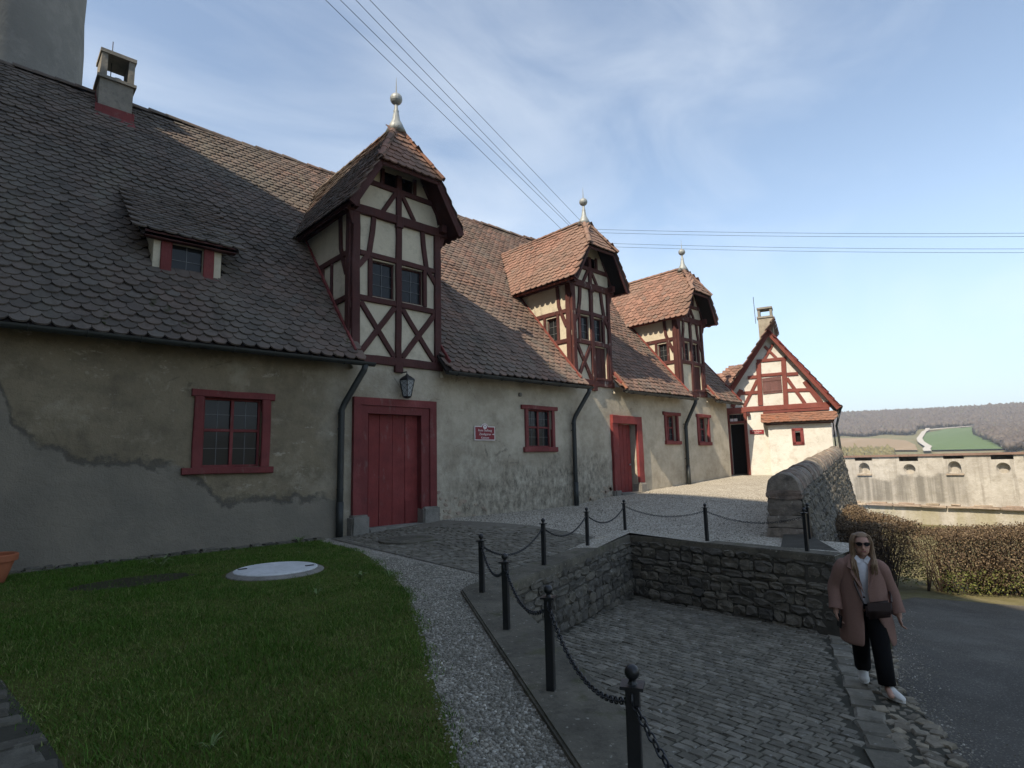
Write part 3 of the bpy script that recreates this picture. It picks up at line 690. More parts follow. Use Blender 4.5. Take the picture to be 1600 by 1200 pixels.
def slab2(y0, y1):
    f = lambda y: ZR-ROOF_S*(y-YR)
    q = [(XL, y0), (XR, y0), (XR, y1), (XL, y1)]
    m.add([(x, y, f(y)) for x, y in q]+[(x, y, f(y)-.07) for x, y in q], [(0, 1, 2, 3), (7, 6, 5, 4), (2, 6, 7, 3), (1, 5, 6, 2), (3, 7, 4, 0)])
slab2(YR, 24.5)
roof = m.build('roof', 'dark_wood', stable)
def ok_main(p): return not in_dormer(p) and -0.6 < p.x < XR-0.02 and p.z < ZR-0.05 and not (p.y < 12.4 and any(a < p.x < b for a, b in GAPS))
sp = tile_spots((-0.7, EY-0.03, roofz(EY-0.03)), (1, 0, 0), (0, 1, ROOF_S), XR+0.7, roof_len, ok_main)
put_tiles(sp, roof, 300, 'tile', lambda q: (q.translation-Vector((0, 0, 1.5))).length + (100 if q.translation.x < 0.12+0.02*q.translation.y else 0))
def half_round(mb, p0, p1, r, n, up=(0, 0, 1), lap=0.05):
    """n overlapping half-round ridge tiles from p0 to p1"""
    p0, p1 = Vector(p0), Vector(p1); d = (p1-p0); L = d.length; d.normalize(); s = d.cross(Vector(up)).normalized(); u = s.cross(d)
    out = []
    for i in range(n):
        a = p0+d*(L*i/n-lap); b = p0+d*(L*(i+1)/n); V = []
        for k, (c, rr) in enumerate(((a, r*1.12), (b, r*0.94))):
            for j in range(9):
                t = math.pi*j/8; V.append(c+s*math.cos(t)*rr+u*math.sin(t)*rr)
            for j in range(9):
                t = math.pi*j/8; V.append(c+s*math.cos(t)*(rr-.02)+u*math.sin(t)*(rr-.02))
        F = []
        for j in range(8):
            F += [(j, j+1, 19+j, 18+j), (9+j+1, 9+j, 27+j, 28+j), (j+1, j, 9+j, 10+j), (18+j, 19+j, 28+j, 27+j)]
        F += [(0, 18, 27, 9), (8, 17, 35, 26)]; out.append((V, F))
    return out
for V_, F_2 in half_round(None, (-0.4, YR, ZR+0.0), (XR, YR, ZR+0.0), 0.13, 58):
    dz_ = .022*math.sin(V_[0].x*.8)+.02*math.sin(V_[0].x*2.1+1)+random.gauss(0, .008); V_ = [v+Vector((0, 0, dz_)) for v in V_]; mesh_obj('ridge_tile', V_, F_2, 'tile', roof)
# verge boards on the right gable end
timber('verge_board', (XR+.02, EY, roofz(EY)+.02), (XR+.02, YR, ZR+.02), 0.2, 0.05, (1, 0, 0), 'timber_bright', stable)
# -------- gutters, brackets, downpipes
def gutter(x0, x1):
    V = []; F = []; k = 9; y0, z0, r = EY-0.06, EZ-0.03, 0.085
    for x in (x0, x1):
        for rr in (r, r-.008):
            for j in range(k):
                a = math.pi+math.pi*j/(k-1); V.append((x, y0+math.cos(a)*rr, z0+math.sin(a)*rr))
    for j in range(k-1):
        F += [(j, j+1, 2*k+j+1, 2*k+j), (k+j+1, k+j, 3*k+j, 3*k+j+1), (j, k+j, k+j+1, j+1), (2*k+j+1, 3*k+j+1, 3*k+j, 2*k+j)]
    F += [(0, 2*k, 3*k, k), (k-1, 2*k-1, 4*k-1, 3*k-1), tuple(range(k)), tuple(range(2*k, 3*k))[::-1]]
    g = mesh_obj('gutter', V, F, 'gutter', stable)
    for x in np.arange(x0+0.3, x1, 0.75):
        b = MB(); b.tube([(x, y0+math.cos(a)*(r+.006), z0+math.sin(a)*(r+.006)) for a in np.linspace(math.pi*0.95, math.pi*2.05, 8)], 0.008, 5); b.build('gutter_bracket', 'gutter', g)
for a, b in ((-0.6, 6.42), (8.42, 13.95), (15.72, 20.15), (21.7, 23.8)): gutter(a, b)
def downpipe(x, xt, zb):
    mb = MB(); y0 = EY-0.06
    mb.tube([(xt, y0, EZ-0.08), (xt-.02, y0+.01, EZ-0.2), (x+0.06, 11.86, EZ-0.92), (x, 11.88, EZ-1.08), (x, 11.89, zb+1.0), (x, 11.89, zb)], 0.068, 12)
    mb.tube([(x, 11.89, zb+0.75), (x, 11.89, zb-.02)], 0.078, 12)
    mb.tube([(x, 11.89, EZ-1.12), (x, 11.89, EZ-1.17)], 0.075, 12)
    p = mb.build('downpipe', 'gutter', stable, True)
    for z in (zb+1.0, zb+2.3):
        b = MB(); b.tube([(x, 11.89, z), (x, 11.89, z+.03)], 0.076, 12); b.box((x-.012, 11.9, z), (x+.012, 12.02, z+.03)); b.build('pipe_clip', 'gutter', p)
downpipe(5.85, 6.2, 0.0); downpipe(13.48, 13.82, 0.13); downpipe(19.88, 20.05, 0.5)

# -------- windows of the ground floor
def window(x0, x1, z0, z1, lint, sill, jw, mat, bars=(1, 1), rec=0.10, leads=True):
    """timber surround: jambs, lintel, sill; sash with mullion and transom; leaded panes"""
    fm = MB()
    V, F = bar(((x0-jw/2), 12.0, z0), ((x0-jw/2), 12.0, z1), jw, 0.11, FR); fm.add(V, F)
    w = fm.build('window', mat, stable)
    timber('jamb', (x1+jw/2, 12.0, z0), (x1+jw/2, 12.0, z1), jw, 0.11, FR, mat, w)
    timber('lintel', (lint[0], 11.995, z1+lint[2]/2), (lint[1], 11.995, z1+lint[2]/2-.012), lint[2], 0.12, FR, mat, w)
    timber('sill', (sill[0], 11.985, z0-sill[2]/2), (sill[1], 11.985, z0-sill[2]/2), sill[2], 0.15, FR, mat, w)
    y = 12.0+rec; s = 0.045
    for a, b in (((x0+s/2, z0), (x0+s/2, z1)), ((x1-s/2, z0), (x1-s/2, z1)), ((x0+s, z0+s/2), (x1-s, z0+s/2)), ((x0+s, z1-s/2), (x1-s, z1-s/2))):
        timber('sash', (a[0], y, a[1]), (b[0], y, b[1]), s, 0.05, FR, mat, w, jit=.001, ch=.006)
    xm, zm = (x0+x1)/2, z0+(z1-z0)*0.53
    timber('mullion', (xm, y-.012, z0+s), (xm, y-.012, z1-s), 0.06, 0.05, FR, mat, w, jit=.001, ch=.006)
    for a, b in ((x0+s, xm-.03), (xm+.03, x1-s)): timber('transom', (a, y, zm), (b, y, zm), 0.055, 0.045, FR, mat, w, jit=.001, ch=.006)
    for (a, b) in ((x0+s, xm-.03), (xm+.03, x1-s)):
        for (c, d) in ((z0+s, zm-.027), (zm+.027, z1-s)):
            k = random.uniform(-.006, .006)
            mesh_obj('pane', [(a, y+.015+k, c), (b, y+.015-k, c), (b, y+.015-k, d), (a, y+.015+k, d)], [(0, 1, 2, 3)], 'glass', w)
            if leads:
                lm = MB(); lm.box(((a+b)/2-.004, y+.004, c), ((a+b)/2+.004, y+.012, d)); lm.box((a, y+.005, (c+d)/2-.004), (b, y+.0125, (c+d)/2+.004)); lm.build('glazing_lead', 'leading', w)
    return w
window(*WIN[0], (2.9, 4.43, 0.135), (2.79, 4.43, 0.125), 0.17, 'red_paint')
window(*WIN[1], (11.36, 12.84, 0.12), (11.42, 12.78, 0.14), 0.12, 'red_paint')
window(*WIN[2], (18.52, 19.68, 0.12), (18.58, 19.6, 0.13), 0.11, 'red_paint', rec=.16)
window(*WIN[3], (20.84, 21.95, 0.12), (20.9, 21.86, 0.13), 0.11, 'red_paint', rec=.16)
# -------- great door
d1 = MB(); zb = 0.10
def frame_piece(name, pts, y0, y1, mat, parent):
    n = len(pts); V = [(x, y0, z) for x, z in pts]+[(x, y1, z) for x, z in pts]
    F = [tuple(range(n))]+[(i, i+n, (i+1) % n+n, (i+1) % n) for i in range(n)]+[tuple(range(n, 2*n))[::-1]]
    return mesh_obj(name, V, F, mat, parent)
for k, (yy0, o, i_) in enumerate(((11.90, (6.16, 8.39, 3.05), (6.345, 8.195, 2.875)), (11.935, (6.348, 8.192, 2.872), (6.52, 7.96, 2.69)))):
    if k == 0: door1 = frame_piece('door', [(o[0], 0.42), (i_[0], 0.42), (i_[0], i_[2]), (o[0], o[2])], yy0, 12.05, 'red_paint', stable)
    else: frame_piece('door_jamb', [(o[0], 0.42), (i_[0], 0.30), (i_[0], i_[2]), (o[0], o[2])], yy0, 12.2, 'red_paint', door1)
    frame_piece('door_jamb', [(i_[1], 0.5 if k == 0 else .45), (o[1], 0.5), (o[1], o[2]), (i_[1], i_[2])], yy0, 12.05 if k == 0 else 12.2, 'red_paint', door1)
    frame_piece('door_head', [(i_[0], i_[2]), (i_[1], i_[2]), (o[1], o[2]), (o[0], o[2])], yy0-.002, 12.05 if k == 0 else 12.2, 'red_paint', door1)
xs = [6.52, 6.63, 6.91, 7.26, 7.60, 7.96]
for i in range(5): timber('plank', ((xs[i]+xs[i+1])/2, 12.13+.004*(i % 2), 0.13), ((xs[i]+xs[i+1])/2, 12.13+.004*(i % 2), 2.71), xs[i+1]-xs[i]-.006, 0.05, FR, 'red_paint_fresh', door1, jit=.001, ch=.008)
timber('patch_board', (7.61, 12.095, 0.42), (7.95, 12.095, 0.42), 0.5, 0.012, FR, 'red_paint_fresh', door1, jit=.001, ch=.004)
def rough_block(name, a, b, mat, parent, seed, j=0.03):
    R = random.Random(seed); me = bpy.data.meshes.new(name); bm = bmesh.new(); bmesh.ops.create_cube(bm, size=1)
    for v in bm.verts: v.co = Vector([(a[i]+b[i])/2+v.co[i]*(b[i]-a[i]) for i in range(3)])
    bmesh.ops.bevel(bm, geom=bm.edges[:], offset=min(0.04, 0.2*min(b[i]-a[i] for i in range(3))), segments=2, affect='EDGES')
    for v in bm.verts: v.co += Vector((R.uniform(-j, j), R.uniform(-j, j), R.uniform(-j, j)))*0.5
    bm.to_mesh(me); bm.free(); return link(name, me, mat, parent)
rough_block('jamb_stone', (6.08, 11.78, -0.12), (6.52, 12.15, 0.43), 'block_stone', door1, 1)
rough_block('jamb_stone', (7.96, 11.82, 0.0), (8.42, 12.15, 0.50), 'block_stone', door1, 2)
rough_block('threshold', (6.5, 11.8, -0.1), (7.98, 12.2, 0.135), 'block_stone', door1, 3, .012)
# -------- second door, slightly ajar planks in a heavy crooked frame
V, F = bar((15.58, 11.98, 0.52), (15.56, 11.98, 2.72), 0.3, 0.16, FR, jit=.012); door2 = mesh_obj('door', V, F, 'red_paint_fresh', stable)
timber('door_jamb', (16.96, 11.99, 0.72), (16.94, 11.99, 2.98), 0.30, 0.16, FR, 'red_paint_fresh', door2, jit=.012)
timber('door_head', (15.42, 11.97, 2.86), (16.80, 11.97, 2.84), 0.27, 0.19, FR, 'red_paint_fresh', door2, jit=.012)
for i in range(5): timber('plank', (15.80+i*0.205, 12.2, 0.42), (15.80+i*0.205, 12.2, 2.72), 0.20, 0.045, FR, 'red_paint_fresh', door2, jit=.003, ch=.008)
hb = MB(); hb.lathe([(0.0, -.03), (.03, -.02), (.03, .02), (0, .03)], (16.6, 12.14, 1.35), 8); hb.build('door_handle', 'lead', door2)
rough_block('jamb_stone', (16.75, 11.84, 0.3), (17.12, 12.2, 0.73), 'block_stone', door2, 4)
rough_block('jamb_stone', (15.4, 11.86, 0.2), (15.72, 12.2, 0.55), 'block_stone', door2, 5)
rough_block('threshold', (15.6, 11.72, 0.2), (16.9, 12.2, 0.43), 'block_stone', door2, 6, .015)
# -------- exposed footing stones right of the great door, and along the foot of the wall
R = random.Random(5)
for i in range(26):
    x = 8.45+R.random()**1.7*1.6; hmax = 0.75*math.exp(-(x-8.45)*1.1)+0.10; z = gz(x, 12)+R.uniform(0, hmax); s = R.uniform(.04, .11)
    a = R.uniform(-.7, .7); V = []
    P = [(math.cos(t)*s*R.uniform(.7, 1.1), math.sin(t)*s*0.6*R.uniform(.7, 1.1)) for t in np.linspace(0, 6.28, 8)[:-1]]
    rot = lambda p: (p[0]*math.cos(a)-p[1]*math.sin(a), p[0]*math.sin(a)+p[1]*math.cos(a))
    V = [(x+rot(p)[0], 12.02, z+rot(p)[1]) for p in P]+[(x+rot(p)[0]*.8, 11.992-R.uniform(0, .012), z+rot(p)[1]*.8) for p in P]; n_ = len(P)
    mesh_obj('footing_stone', V, [tuple(range(n_, 2*n_))]+[(j, (j+1) % n_, (j+1) % n_+n_, j+n_) for j in range(n_)], 'stone_pink', stable)
for k in range(16):
    x = 14.2+R.random()*1.2; z = gz(x, 12)+R.uniform(0, .35); s = R.uniform(.05, .13)
    P = [(math.cos(t)*s*R.uniform(.7, 1.1), math.sin(t)*s*0.7*R.uniform(.7, 1.1)) for t in np.linspace(0, 6.28, 8)[:-1]]
    V = [(x+p[0], 12.02, z+p[1]) for p in P]+[(x+p[0]*.8, 11.988, z+p[1]*.8) for p in P]; n_ = len(P)
    mesh_obj('footing_stone', V, [tuple(range(n_, 2*n_))]+[(j, (j+1) % n_, (j+1) % n_+n_, j+n_) for j in range(n_)], 'stone_pink', stable)
x = -0.3; i = 0
while x < 5.35:
    l = R.uniform(.16, .34); yb = 11.78+0.0*x
    rough_block('plinth_stone', (x, yb, -0.1), (x+l-.015, 12.05, 0.045+R.uniform(-.015, .02)), 'stone_dark', stable, 50+i, .02); x += l; i += 1
# a stub of old conduit and a hook on the wall under the eaves
mb = MB(); mb.lathe([(0.0, -.06), (.05, -.05), (.06, 0), (.04, .05), (0, .06)], (11.32, 11.96, 3.42), 10); mb.build('wall_anchor', 'chimney_plaster', stable)
# -------- chimney on the ridge
ch = MB(); ch.box((1.66, 17.25, 10.2), (2.40, 17.95, 11.62)); ch = ch.build('chimney', 'chimney_plaster', stable)
mb = MB(); mb.box((1.60, 17.19, 11.62), (2.46, 18.01, 11.70)); mb.build('chimney_ledge', 'chimney_plaster', ch)
for xa, xb in ((1.66, 1.80), (2.26, 2.40)):
    mb = MB(); mb.box((xa, 17.22, 11.70), (xb, 17.98, 12.32)); mb.build('chimney_cheek', 'chimney_plaster', ch)
mb = MB(); mb.box((1.63, 17.18, 12.32), (2.43, 18.02, 12.42)); mb.build('chimney_cap', 'chimney_plaster', ch)
mb = MB(); mb.lathe([(.14, 0), (.14, .14), (.11, .2), (.11, .21)], (2.08, 17.6, 11.70), 14); mb.build('flue_pot', 'lead', ch, True)
mb = MB(); mb.tube([(1.92, 17.6, 11.7), (1.92, 17.6, 12.95)], 0.012, 6); mb.build('lightning_rod', 'wire', ch)
mb = MB(); zf = roofz(17.0)
mb.add([(1.58, 16.95, roofz(16.95)+.09), (2.48, 16.95, roofz(16.95)+.09), (2.46, 17.22, roofz(17.2)+.12), (1.60, 17.22, roofz(17.2)+.12), (2.46, 17.235, roofz(17.2)+.36), (1.60, 17.235, roofz(17.2)+.36)], [(0, 1, 2, 3), (3, 2, 4, 5)])
for xx_ in (1.645, 2.415): mb.add([(xx_, 17.22, roofz(17.2)), (xx_, 17.97, ZR), (xx_, 17.97, ZR+.25), (xx_, 17.22, roofz(17.2)+.36)], [(0, 1, 2, 3)])
mb.build('flashing', 'red_paint', ch)

# -------- low shed dormer
x0, x1, ye, ze, ss = SHED
wx0, wx1, yw = 2.30, 3.55, 12.88
mb = MB(); zt = ze+(yw-ye)*ss-.06
holed(mb, wx0, wx1, 5.15, zt, [(2.62, 3.20, 5.43, 6.05)], lambda u, z, d: (u, yw+d, z), 0.12)
ymax = ye+(roofz(ye)-ze)/(ss-ROOF_S)
for x in (wx0, wx1): mb.add([(x, yw, 5.15), (x, ymax, roofz(ymax)), (x, yw, zt)], [(0, 1, 2)])
sh = mb.build('shed_dormer', 'plaster_dormer', stable)
mb = MB(); mb.box((2.4, yw+.13, 5.2), (3.4, yw+.3, 6.1)); mb.build('dark_room', 'interior', sh)
mesh_obj('pane', [(2.62, yw+.09, 5.43), (3.20, yw+.09, 5.43), (3.20, yw+.09, 6.05), (2.62, yw+.09, 6.05)], [(0, 1, 2, 3)], 'glass', sh)
lm = MB(); lm.box((2.905, yw+.075, 5.43), (2.915, yw+.085, 6.05)); lm.box((2.62, yw+.076, 5.73), (3.2, yw+.086, 5.74)); lm.build('glazing_lead', 'leading', sh)
for a in (2.52, 3.30): timber('jamb', (a, yw, 5.3), (a, yw, zt), 0.2, 0.09, FR, 'red_paint', sh)
timber('sill', (2.26, yw-.02, 5.33), (3.6, yw-.02, 5.35), 0.16, 0.12, FR, 'red_paint', sh)
timber('apron', (2.28, yw-.06, 5.24), (3.58, yw-.06, 5.24), 0.1, 0.02, (0, -1, .6), 'red_paint', sh)
timber('lintel', (2.12, yw-.08, ze-.02), (3.80, yw-.08, ze-.02), 0.13, 0.16, FR, 'timber', sh)
mb = MB(); yt = ymax
q = [(x0, ye), (x1, ye), (x1, yt), (x0, yt)]; sz = lambda y: ze+(y-ye)*ss
mb.add([(x, y, sz(y)) for x, y in q]+[(x, y, sz(y)-.06) for x, y in q], [(0, 1, 2, 3), (7, 6, 5, 4), (0, 4, 5, 1), (1, 5, 6, 2), (3, 7, 4, 0)])
mb.build('roof_boards', 'dark_wood', sh)
sp = tile_spots((x0-.02, ye-.03, sz(ye-.03)), (1, 0, 0), (0, 1, ss), x1-x0-.1, math.hypot(yt-ye, sz(yt)-ze)+.05, lambda p: p.z > roofz(p.y)-0.03 and p.x < x1+.05)
put_tiles(sp, sh, 400, 'tile', lambda q: q.translation.length)
# ================================================================== TIMBERED DORMERS
YF = 11.40      # front edge of the dormer roofs
YA = 12.12      # where the half-hip meets the dormer ridge
def leaded(x0, x1, z0, z1, y, parent, mat, nx, nz, nrm=FR, P=None):
    """small sash: frame, pane and leading; P(u,z,d) places it on any wall"""
    P = P or (lambda u, z, d: (u, y+d, z))
    s = 0.04
    for a, b in (((x0+s/2, z0), (x0+s/2, z1)), ((x1-s/2, z0), (x1-s/2, z1)), ((x0+s, z0+s/2), (x1-s, z0+s/2)), ((x0+s, z1-s/2), (x1-s, z1-s/2))):
        timber('sash', P(*a, 0.03), P(*b, 0.03), s, 0.05, nrm, mat, parent, jit=.001, ch=.006, seg=1)
    a, b, c, d = x0+s, x1-s, z0+s, z1-s
    k = random.uniform(-.012, .012); k2 = random.uniform(-.01, .01)
    mesh_obj('pane', [P(a, c, .045+k), P(b, c, .045-k), P(b, d, .045-k+k2), P(a, d, .045+k+k2)], [(0, 1, 2, 3)], 'glass', parent)
    lm = MB()
    for i in range(1, nx):
        V, F = bar(P(a+(b-a)*i/nx, c, .03), P(a+(b-a)*i/nx, d, .03), .010, .008, nrm, jit=0, ch=.001, seg=1); lm.add(V, F)
    for i in range(1, nz):
        V, F = bar(P(a, c+(d-c)*i/nz, .0305), P(b, c+(d-c)*i/nz, .0305), .010, .008, nrm, jit=0, ch=.001, seg=1); lm.add(V, F)
    lm.build('glazing_lead', 'leading', parent)
def dormer(D):
    cx, hw, he, ze, hh, za, zp, zr, zs, zb, kind, s = [D[k] for k in ('cx', 'hw', 'he', 'ze', 'hh', 'za', 'zp', 'zr', 'zs', 'zb', 'kind', 's')]
    x0, x1 = cx-hw, cx+hw; zh = za-s*hh; tm = 'timber' if kind == 1 else 'timber_worn'
    rz = lambda x: za-s*abs(x-cx)
    # openings
    pw = 0.13 if kind == 1 else 0.10      # half post width + jamb
    wl = (cx-0.10-(0.62 if kind == 1 else 0.46 if kind == 2 else 0.40), cx-0.10); wr = (cx+0.10, cx+0.10+(wl[1]-wl[0]))
    zw0, zw1 = zs+0.09, zr-0.10
    holes = [(wl[0], wl[1], zw0, zw1), (wr[0], wr[1], zw0, zw1)]
    if kind > 1: holes.append((cx+0.08, x1-0.26, zb+0.15, zs-0.1))
    mb = MB(); atf = lambda u, z, d: (u, 12.0+d, z)
    holed(mb, x0, x1, zb-0.05, zp, holes, atf, 0.14)
    # gable field with two dark vents
    zg = zp+(0.78 if kind == 1 else 0.62); gx = hw*0.33; zv = zg+0.40
    vents = [(cx-gx, cx-0.07, zg+0.07, zv), (cx+0.07, cx+gx, zg+0.07, zv)]
    # below the vents: trapezium; band of the vents; above: hidden under the half-hip
    lim = lambda z: (za-z)/s+0.02
    mb.add([(x0, 12, zp), (x1, 12, zp), (cx+lim(zg+.07), 12, zg+.07), (cx-lim(zg+.07), 12, zg+.07)] if lim(zp) > hw else [(cx-lim(zp), 12, zp), (cx+lim(zp), 12, zp), (cx+lim(zg+.07), 12, zg+.07), (cx-lim(zg+.07), 12, zg+.07)], [(0, 1, 2, 3)])
    for a, b in ((-lim(zg), -gx), (-0.07, 0.07), (gx, lim(zg))):
        a2 = -lim(zv) if a < -gx else a; b2 = lim(zv) if b > gx else b
        mb.add([(cx+a, 12, zg+.07), (cx+b, 12, zg+.07), (cx+max(b2, a), 12, zv), (cx+min(a2, b), 12, zv)], [(0, 1, 2, 3)])
    mb.add([(cx-lim(zv), 12, zv), (cx+lim(zv), 12, zv), (cx, 12, za)], [(0, 1, 2)])
    # cheeks
    yb_ = lambda z: 11.8+(z-4.1)/ROOF_S+0.15
    side_hole = []
    if kind > 1: side_hole = [(12.62 if kind == 2 else 12.5, 13.10 if kind == 2 else 12.92, zs+.06, zr-.12)]
    for x, sg in ((x0, -1), (x1, 1)):
        hl = side_hole if sg < 0 else []
        zt = rz(x)+0.02 if False else zp+0.25
        if hl:
            a, b, c, d = hl[0]
            mb.add([(x, 12, zb-.3), (x, a, zb-.3), (x, a, zt), (x, 12, zt)], [(0, 1, 2, 3)])
            mb.add([(x, a, zb-.3), (x, b, zb-.3), (x, b, c), (x, a, c)], [(0, 1, 2, 3)]); mb.add([(x, a, d), (x, b, d), (x, b, zt), (x, a, zt)], [(0, 1, 2, 3)])
            mb.add([(x, b, zb-.3), (x, yb_(zt), roofz(yb_(zt))), (x, yb_(zt), zt), (x, b, zt)], [(0, 1, 2, 3)])
            for p, q in (((a, c), (b, c)), ((b, c), (b, d)), ((b, d), (a, d)), ((a, d), (a, c))):
                mb.add([(x, *p), (x+.12, *p), (x+.12, *q), (x, *q)], [(0, 1, 2, 3)])
        else: mb.add([(x, 12, zb-.3), (x, yb_(zb), zb-.3), (x, yb_(zt), roofz(yb_(zt))), (x, yb_(zt), zt), (x, 12, zt)], [(0, 1, 2, 3, 4)])
    d = mb.build('dormer', 'plaster_dormer', stable)
    d['label'] = {1: 'large dormer above the great door with crossed braces under both windows', 2: 'dormer above the narrow red door with a loading hatch', 3: 'smaller dormer near the gable house with a loading hatch'}[kind]
    mb = MB(); mb.box((x0+.2, 12.2, zb), (x1-.2, 13.5, zp)); mb.build('dark_room', 'interior', d); mb = MB(); mb.box((cx-gx-.02, 12.16, zg), (cx+gx+.02, 12.5, zv+.0)); mb.build('dark_room', 'interior', d)
    T = lambda n, p, q, w, t=.10, **k: timber(n, (p[0], 12.0-.005*random.random(), p[1]), (q[0], 12.0-.005*random.random(), q[1]), w, t, FR, tm, d, **k)
    # ---- front timbers
    pwid = 0.20 if kind == 1 else 0.17
    T('post', (x0+pwid/2, zb-.1), (x0+pwid/2-.02, zp), pwid, .15, jit=.012); T('post', (x1-pwid/2, zb-.05), (x1-pwid/2, zp), pwid*.8, .15, jit=.01)
    T('post', (cx, zb-.05), (cx, zp), 0.16, .125, jit=.008)
    T('beam', (x0-.02, zb-.02), (x1+.05, zb-.02), 0.2, .13); T('corbel', (cx, zb-.27), (cx, zb-.08), 0.22, .17)
    T('rail', (x0+pwid, zs), (cx-.08, zs-.0), 0.14, .11); T('rail', (cx+.08, zs), (x1-pwid*.8, zs-.02), 0.14, .11)
    T('rail', (x0+pwid, zr), (cx-.08, zr-.0), 0.13, .11); T('rail', (cx+.08, zr), (x1-pwid*.8, zr-.02), 0.13, .11)
    # plate beam carrying the gable, oversailing with corner brackets
    T('plate_beam', (x0-.20, zp+.02), (x1+.20, zp), 0.22, .17); 
    for sg in (-1, 1): T('bracket', (cx+sg*(hw-.02), zp-.38), (cx+sg*(hw+.07), zp-.08), 0.13, .14)
    T('boss', (cx, zp-.18), (cx, zp+.08), 0.2, .2)
    # window jambs
    for (a, b) in (wl, wr):
        for xx, sd in ((a, -1), (b, 1)):
            if abs(xx-cx) < .12: continue
            T('window_jamb', (xx+sd*.05, zs+.07), (xx+sd*.05, zr-.065), 0.11, .10)
        leaded(a, b, zw0, zw1, 12.06, d, tm, 2, 3)
    # curved braces from plate to posts
    for sg in (-1, 1):
        xo = cx+sg*(hw-pwid*0.6); xi = cx+sg*(hw-pwid-.28*hw)
        bent('brace', [(xi, 12.0, zp-.1), (xi+sg*.03, 12.0, zp-.45), (xi+sg*.12, 12.0, zr+.0), (xo-sg*.02, 12.0, zr-.36)], 0.12, .115, FR, tm, d)
    # bottom panels
    def cross(a, b):
        T('brace', (a+.03, zb+.1), (b-.03, zs-.1), 0.13, .108); T('brace', (b-.03, zb+.1), (a+.03, zs-.1), 0.13, .10)
    if kind == 1: cross(x0+pwid, cx-.08); cross(cx+.08, x1-pwid*.8)
    elif kind == 2: cross(x0+pwid, cx-.08)
    if kind > 1:
        h = holes[2]
        for i in range(3):
            w_ = (h[1]-h[0])/3; timber('hatch_plank', (h[0]+w_*(i+.5), 12.07, h[2]), (h[0]+w_*(i+.5), 12.07, h[3]), w_-.006, .04, FR, tm, d, jit=.002, ch=.006)
        T('hatch_jamb', (h[1]+.06, zb+.08), (h[1]+.06, zs-.08), 0.1, .12); T('hatch_sill', (h[0], h[2]-.03), (h[1]+.1, h[2]-.03), .08, .17); 
    # gable timbers
    T('rail', (cx-lim(zg)+.08, zg), (cx+lim(zg)-.08, zg-.02), 0.13, .11)
    T('stud', (cx, zp+.12), (cx, zv), 0.15, .12)
    for sg in (-1, 1):
        T('strut', (cx+sg*.36*hw, zp+.12), (cx+sg*.07, zg-.05), 0.11, .105)
        T('stud', (cx+sg*(gx+.06), zg+.06), (cx+sg*(gx+.05), zv+.05), 0.10, .10)
        T('rafter', (cx+sg*(lim(zp+.12)-.05), zp+.12), (cx+sg*(lim(zv)-.06), zv), 0.12, .10)
    # ---- cheek timbers (both sides)
    for x, sg in ((x0, -1), (x1, 1)):
        nr = (sg, 0, 0); TS = lambda n, p, q, w, t=.09, **k: timber(n, (x-sg*.0, *p), (x, *q), w, t, nr, tm, d, **k)
        TS('post', (12.1, zb-.1), (12.1, zp+.1), 0.19, .12)
        yc = lambda z: 11.8+(z-4.1)/ROOF_S
        TS('rail', (12.2, zr), (yc(zr)+.05, zr+.0), .14); TS('rail', (12.2, zs), (yc(zs)+.05, zs), .14)
        TS('plate_beam', (11.75, zp+.06), (yc(zp)+.1, zp+.06), .2, .14)
        bent('brace', [(x, 12.55, zp), (x, 12.5, zr+.2), (x, 12.36, zr-.15), (x, 12.2, zr-.5)], .12, .10, nr, tm, d)
        if kind == 1:
            TS('stud', (12.95, zs+.05), (12.98, zr-.05), .10); TS('stud', (13.45, zs+.6), (13.46, zr-.05), .10)
        elif sg < 0:
            a, b, c, e = side_hole[0]
            for yy_ in (a-.06, b+.06): TS('window_jamb', (yy_, zs+.06), (yy_, zr-.06), .11)
            leaded(a, b, c, e, 0, d, tm, 2, 3, nr, lambda u, z, dd: (x0+.06+dd, u, z))
            mb = MB(); mb.box((x0+.13, a, c), (x0+.2, b, e)); mb.build('dark_room', 'interior', d)
        # red flashing board along the tiles
        bm_ = 'red_paint' if kind == 1 else 'timber_bright'
        timber('flashing_board', (x+sg*.05, 11.66, roofz(11.66)+.10), (x+sg*.05, yc(zp)-.1, roofz(yc(zp)-.1)+.11), .12, .05, nr, bm_, d)
    # ---- roof: boards, tiles, ridge and hip tiles
    yv = lambda z: 11.8+(z-4.1)/ROOF_S
    bo = MB()
    for sg in (-1, 1):
        q = [(cx, YA, za), (cx+sg*hh, YF, zh), (cx+sg*he, YF, ze), (cx+sg*he, yv(ze)+.1, ze), (cx, yv(za)+.1, za)]
        nv = Vector((sg*s, 0, 1)).normalized(); lo = [Vector(p)-nv*.07 for p in q]; k = len(q)
        bo.add(q+lo, [tuple(range(k)), tuple(range(k, 2*k))[::-1]]+[(i, i+k, (i+1) % k+k, (i+1) % k) for i in range(k)])
    q = [(cx-hh, YF, zh), (cx+hh, YF, zh), (cx, YA, za)]; lo = [Vector(p)-Vector((0, -.06, .06)) for p in q]
    bo.add(q+lo, [(0, 1, 2), (5, 4, 3), (0, 3, 4, 1), (1, 4, 5, 2), (2, 5, 3, 0)])
    bo.build('roof_boards', 'timber' if kind == 1 else 'dark_wood', d)
    tmat = 'tile' if kind == 1 else 'tile_red'
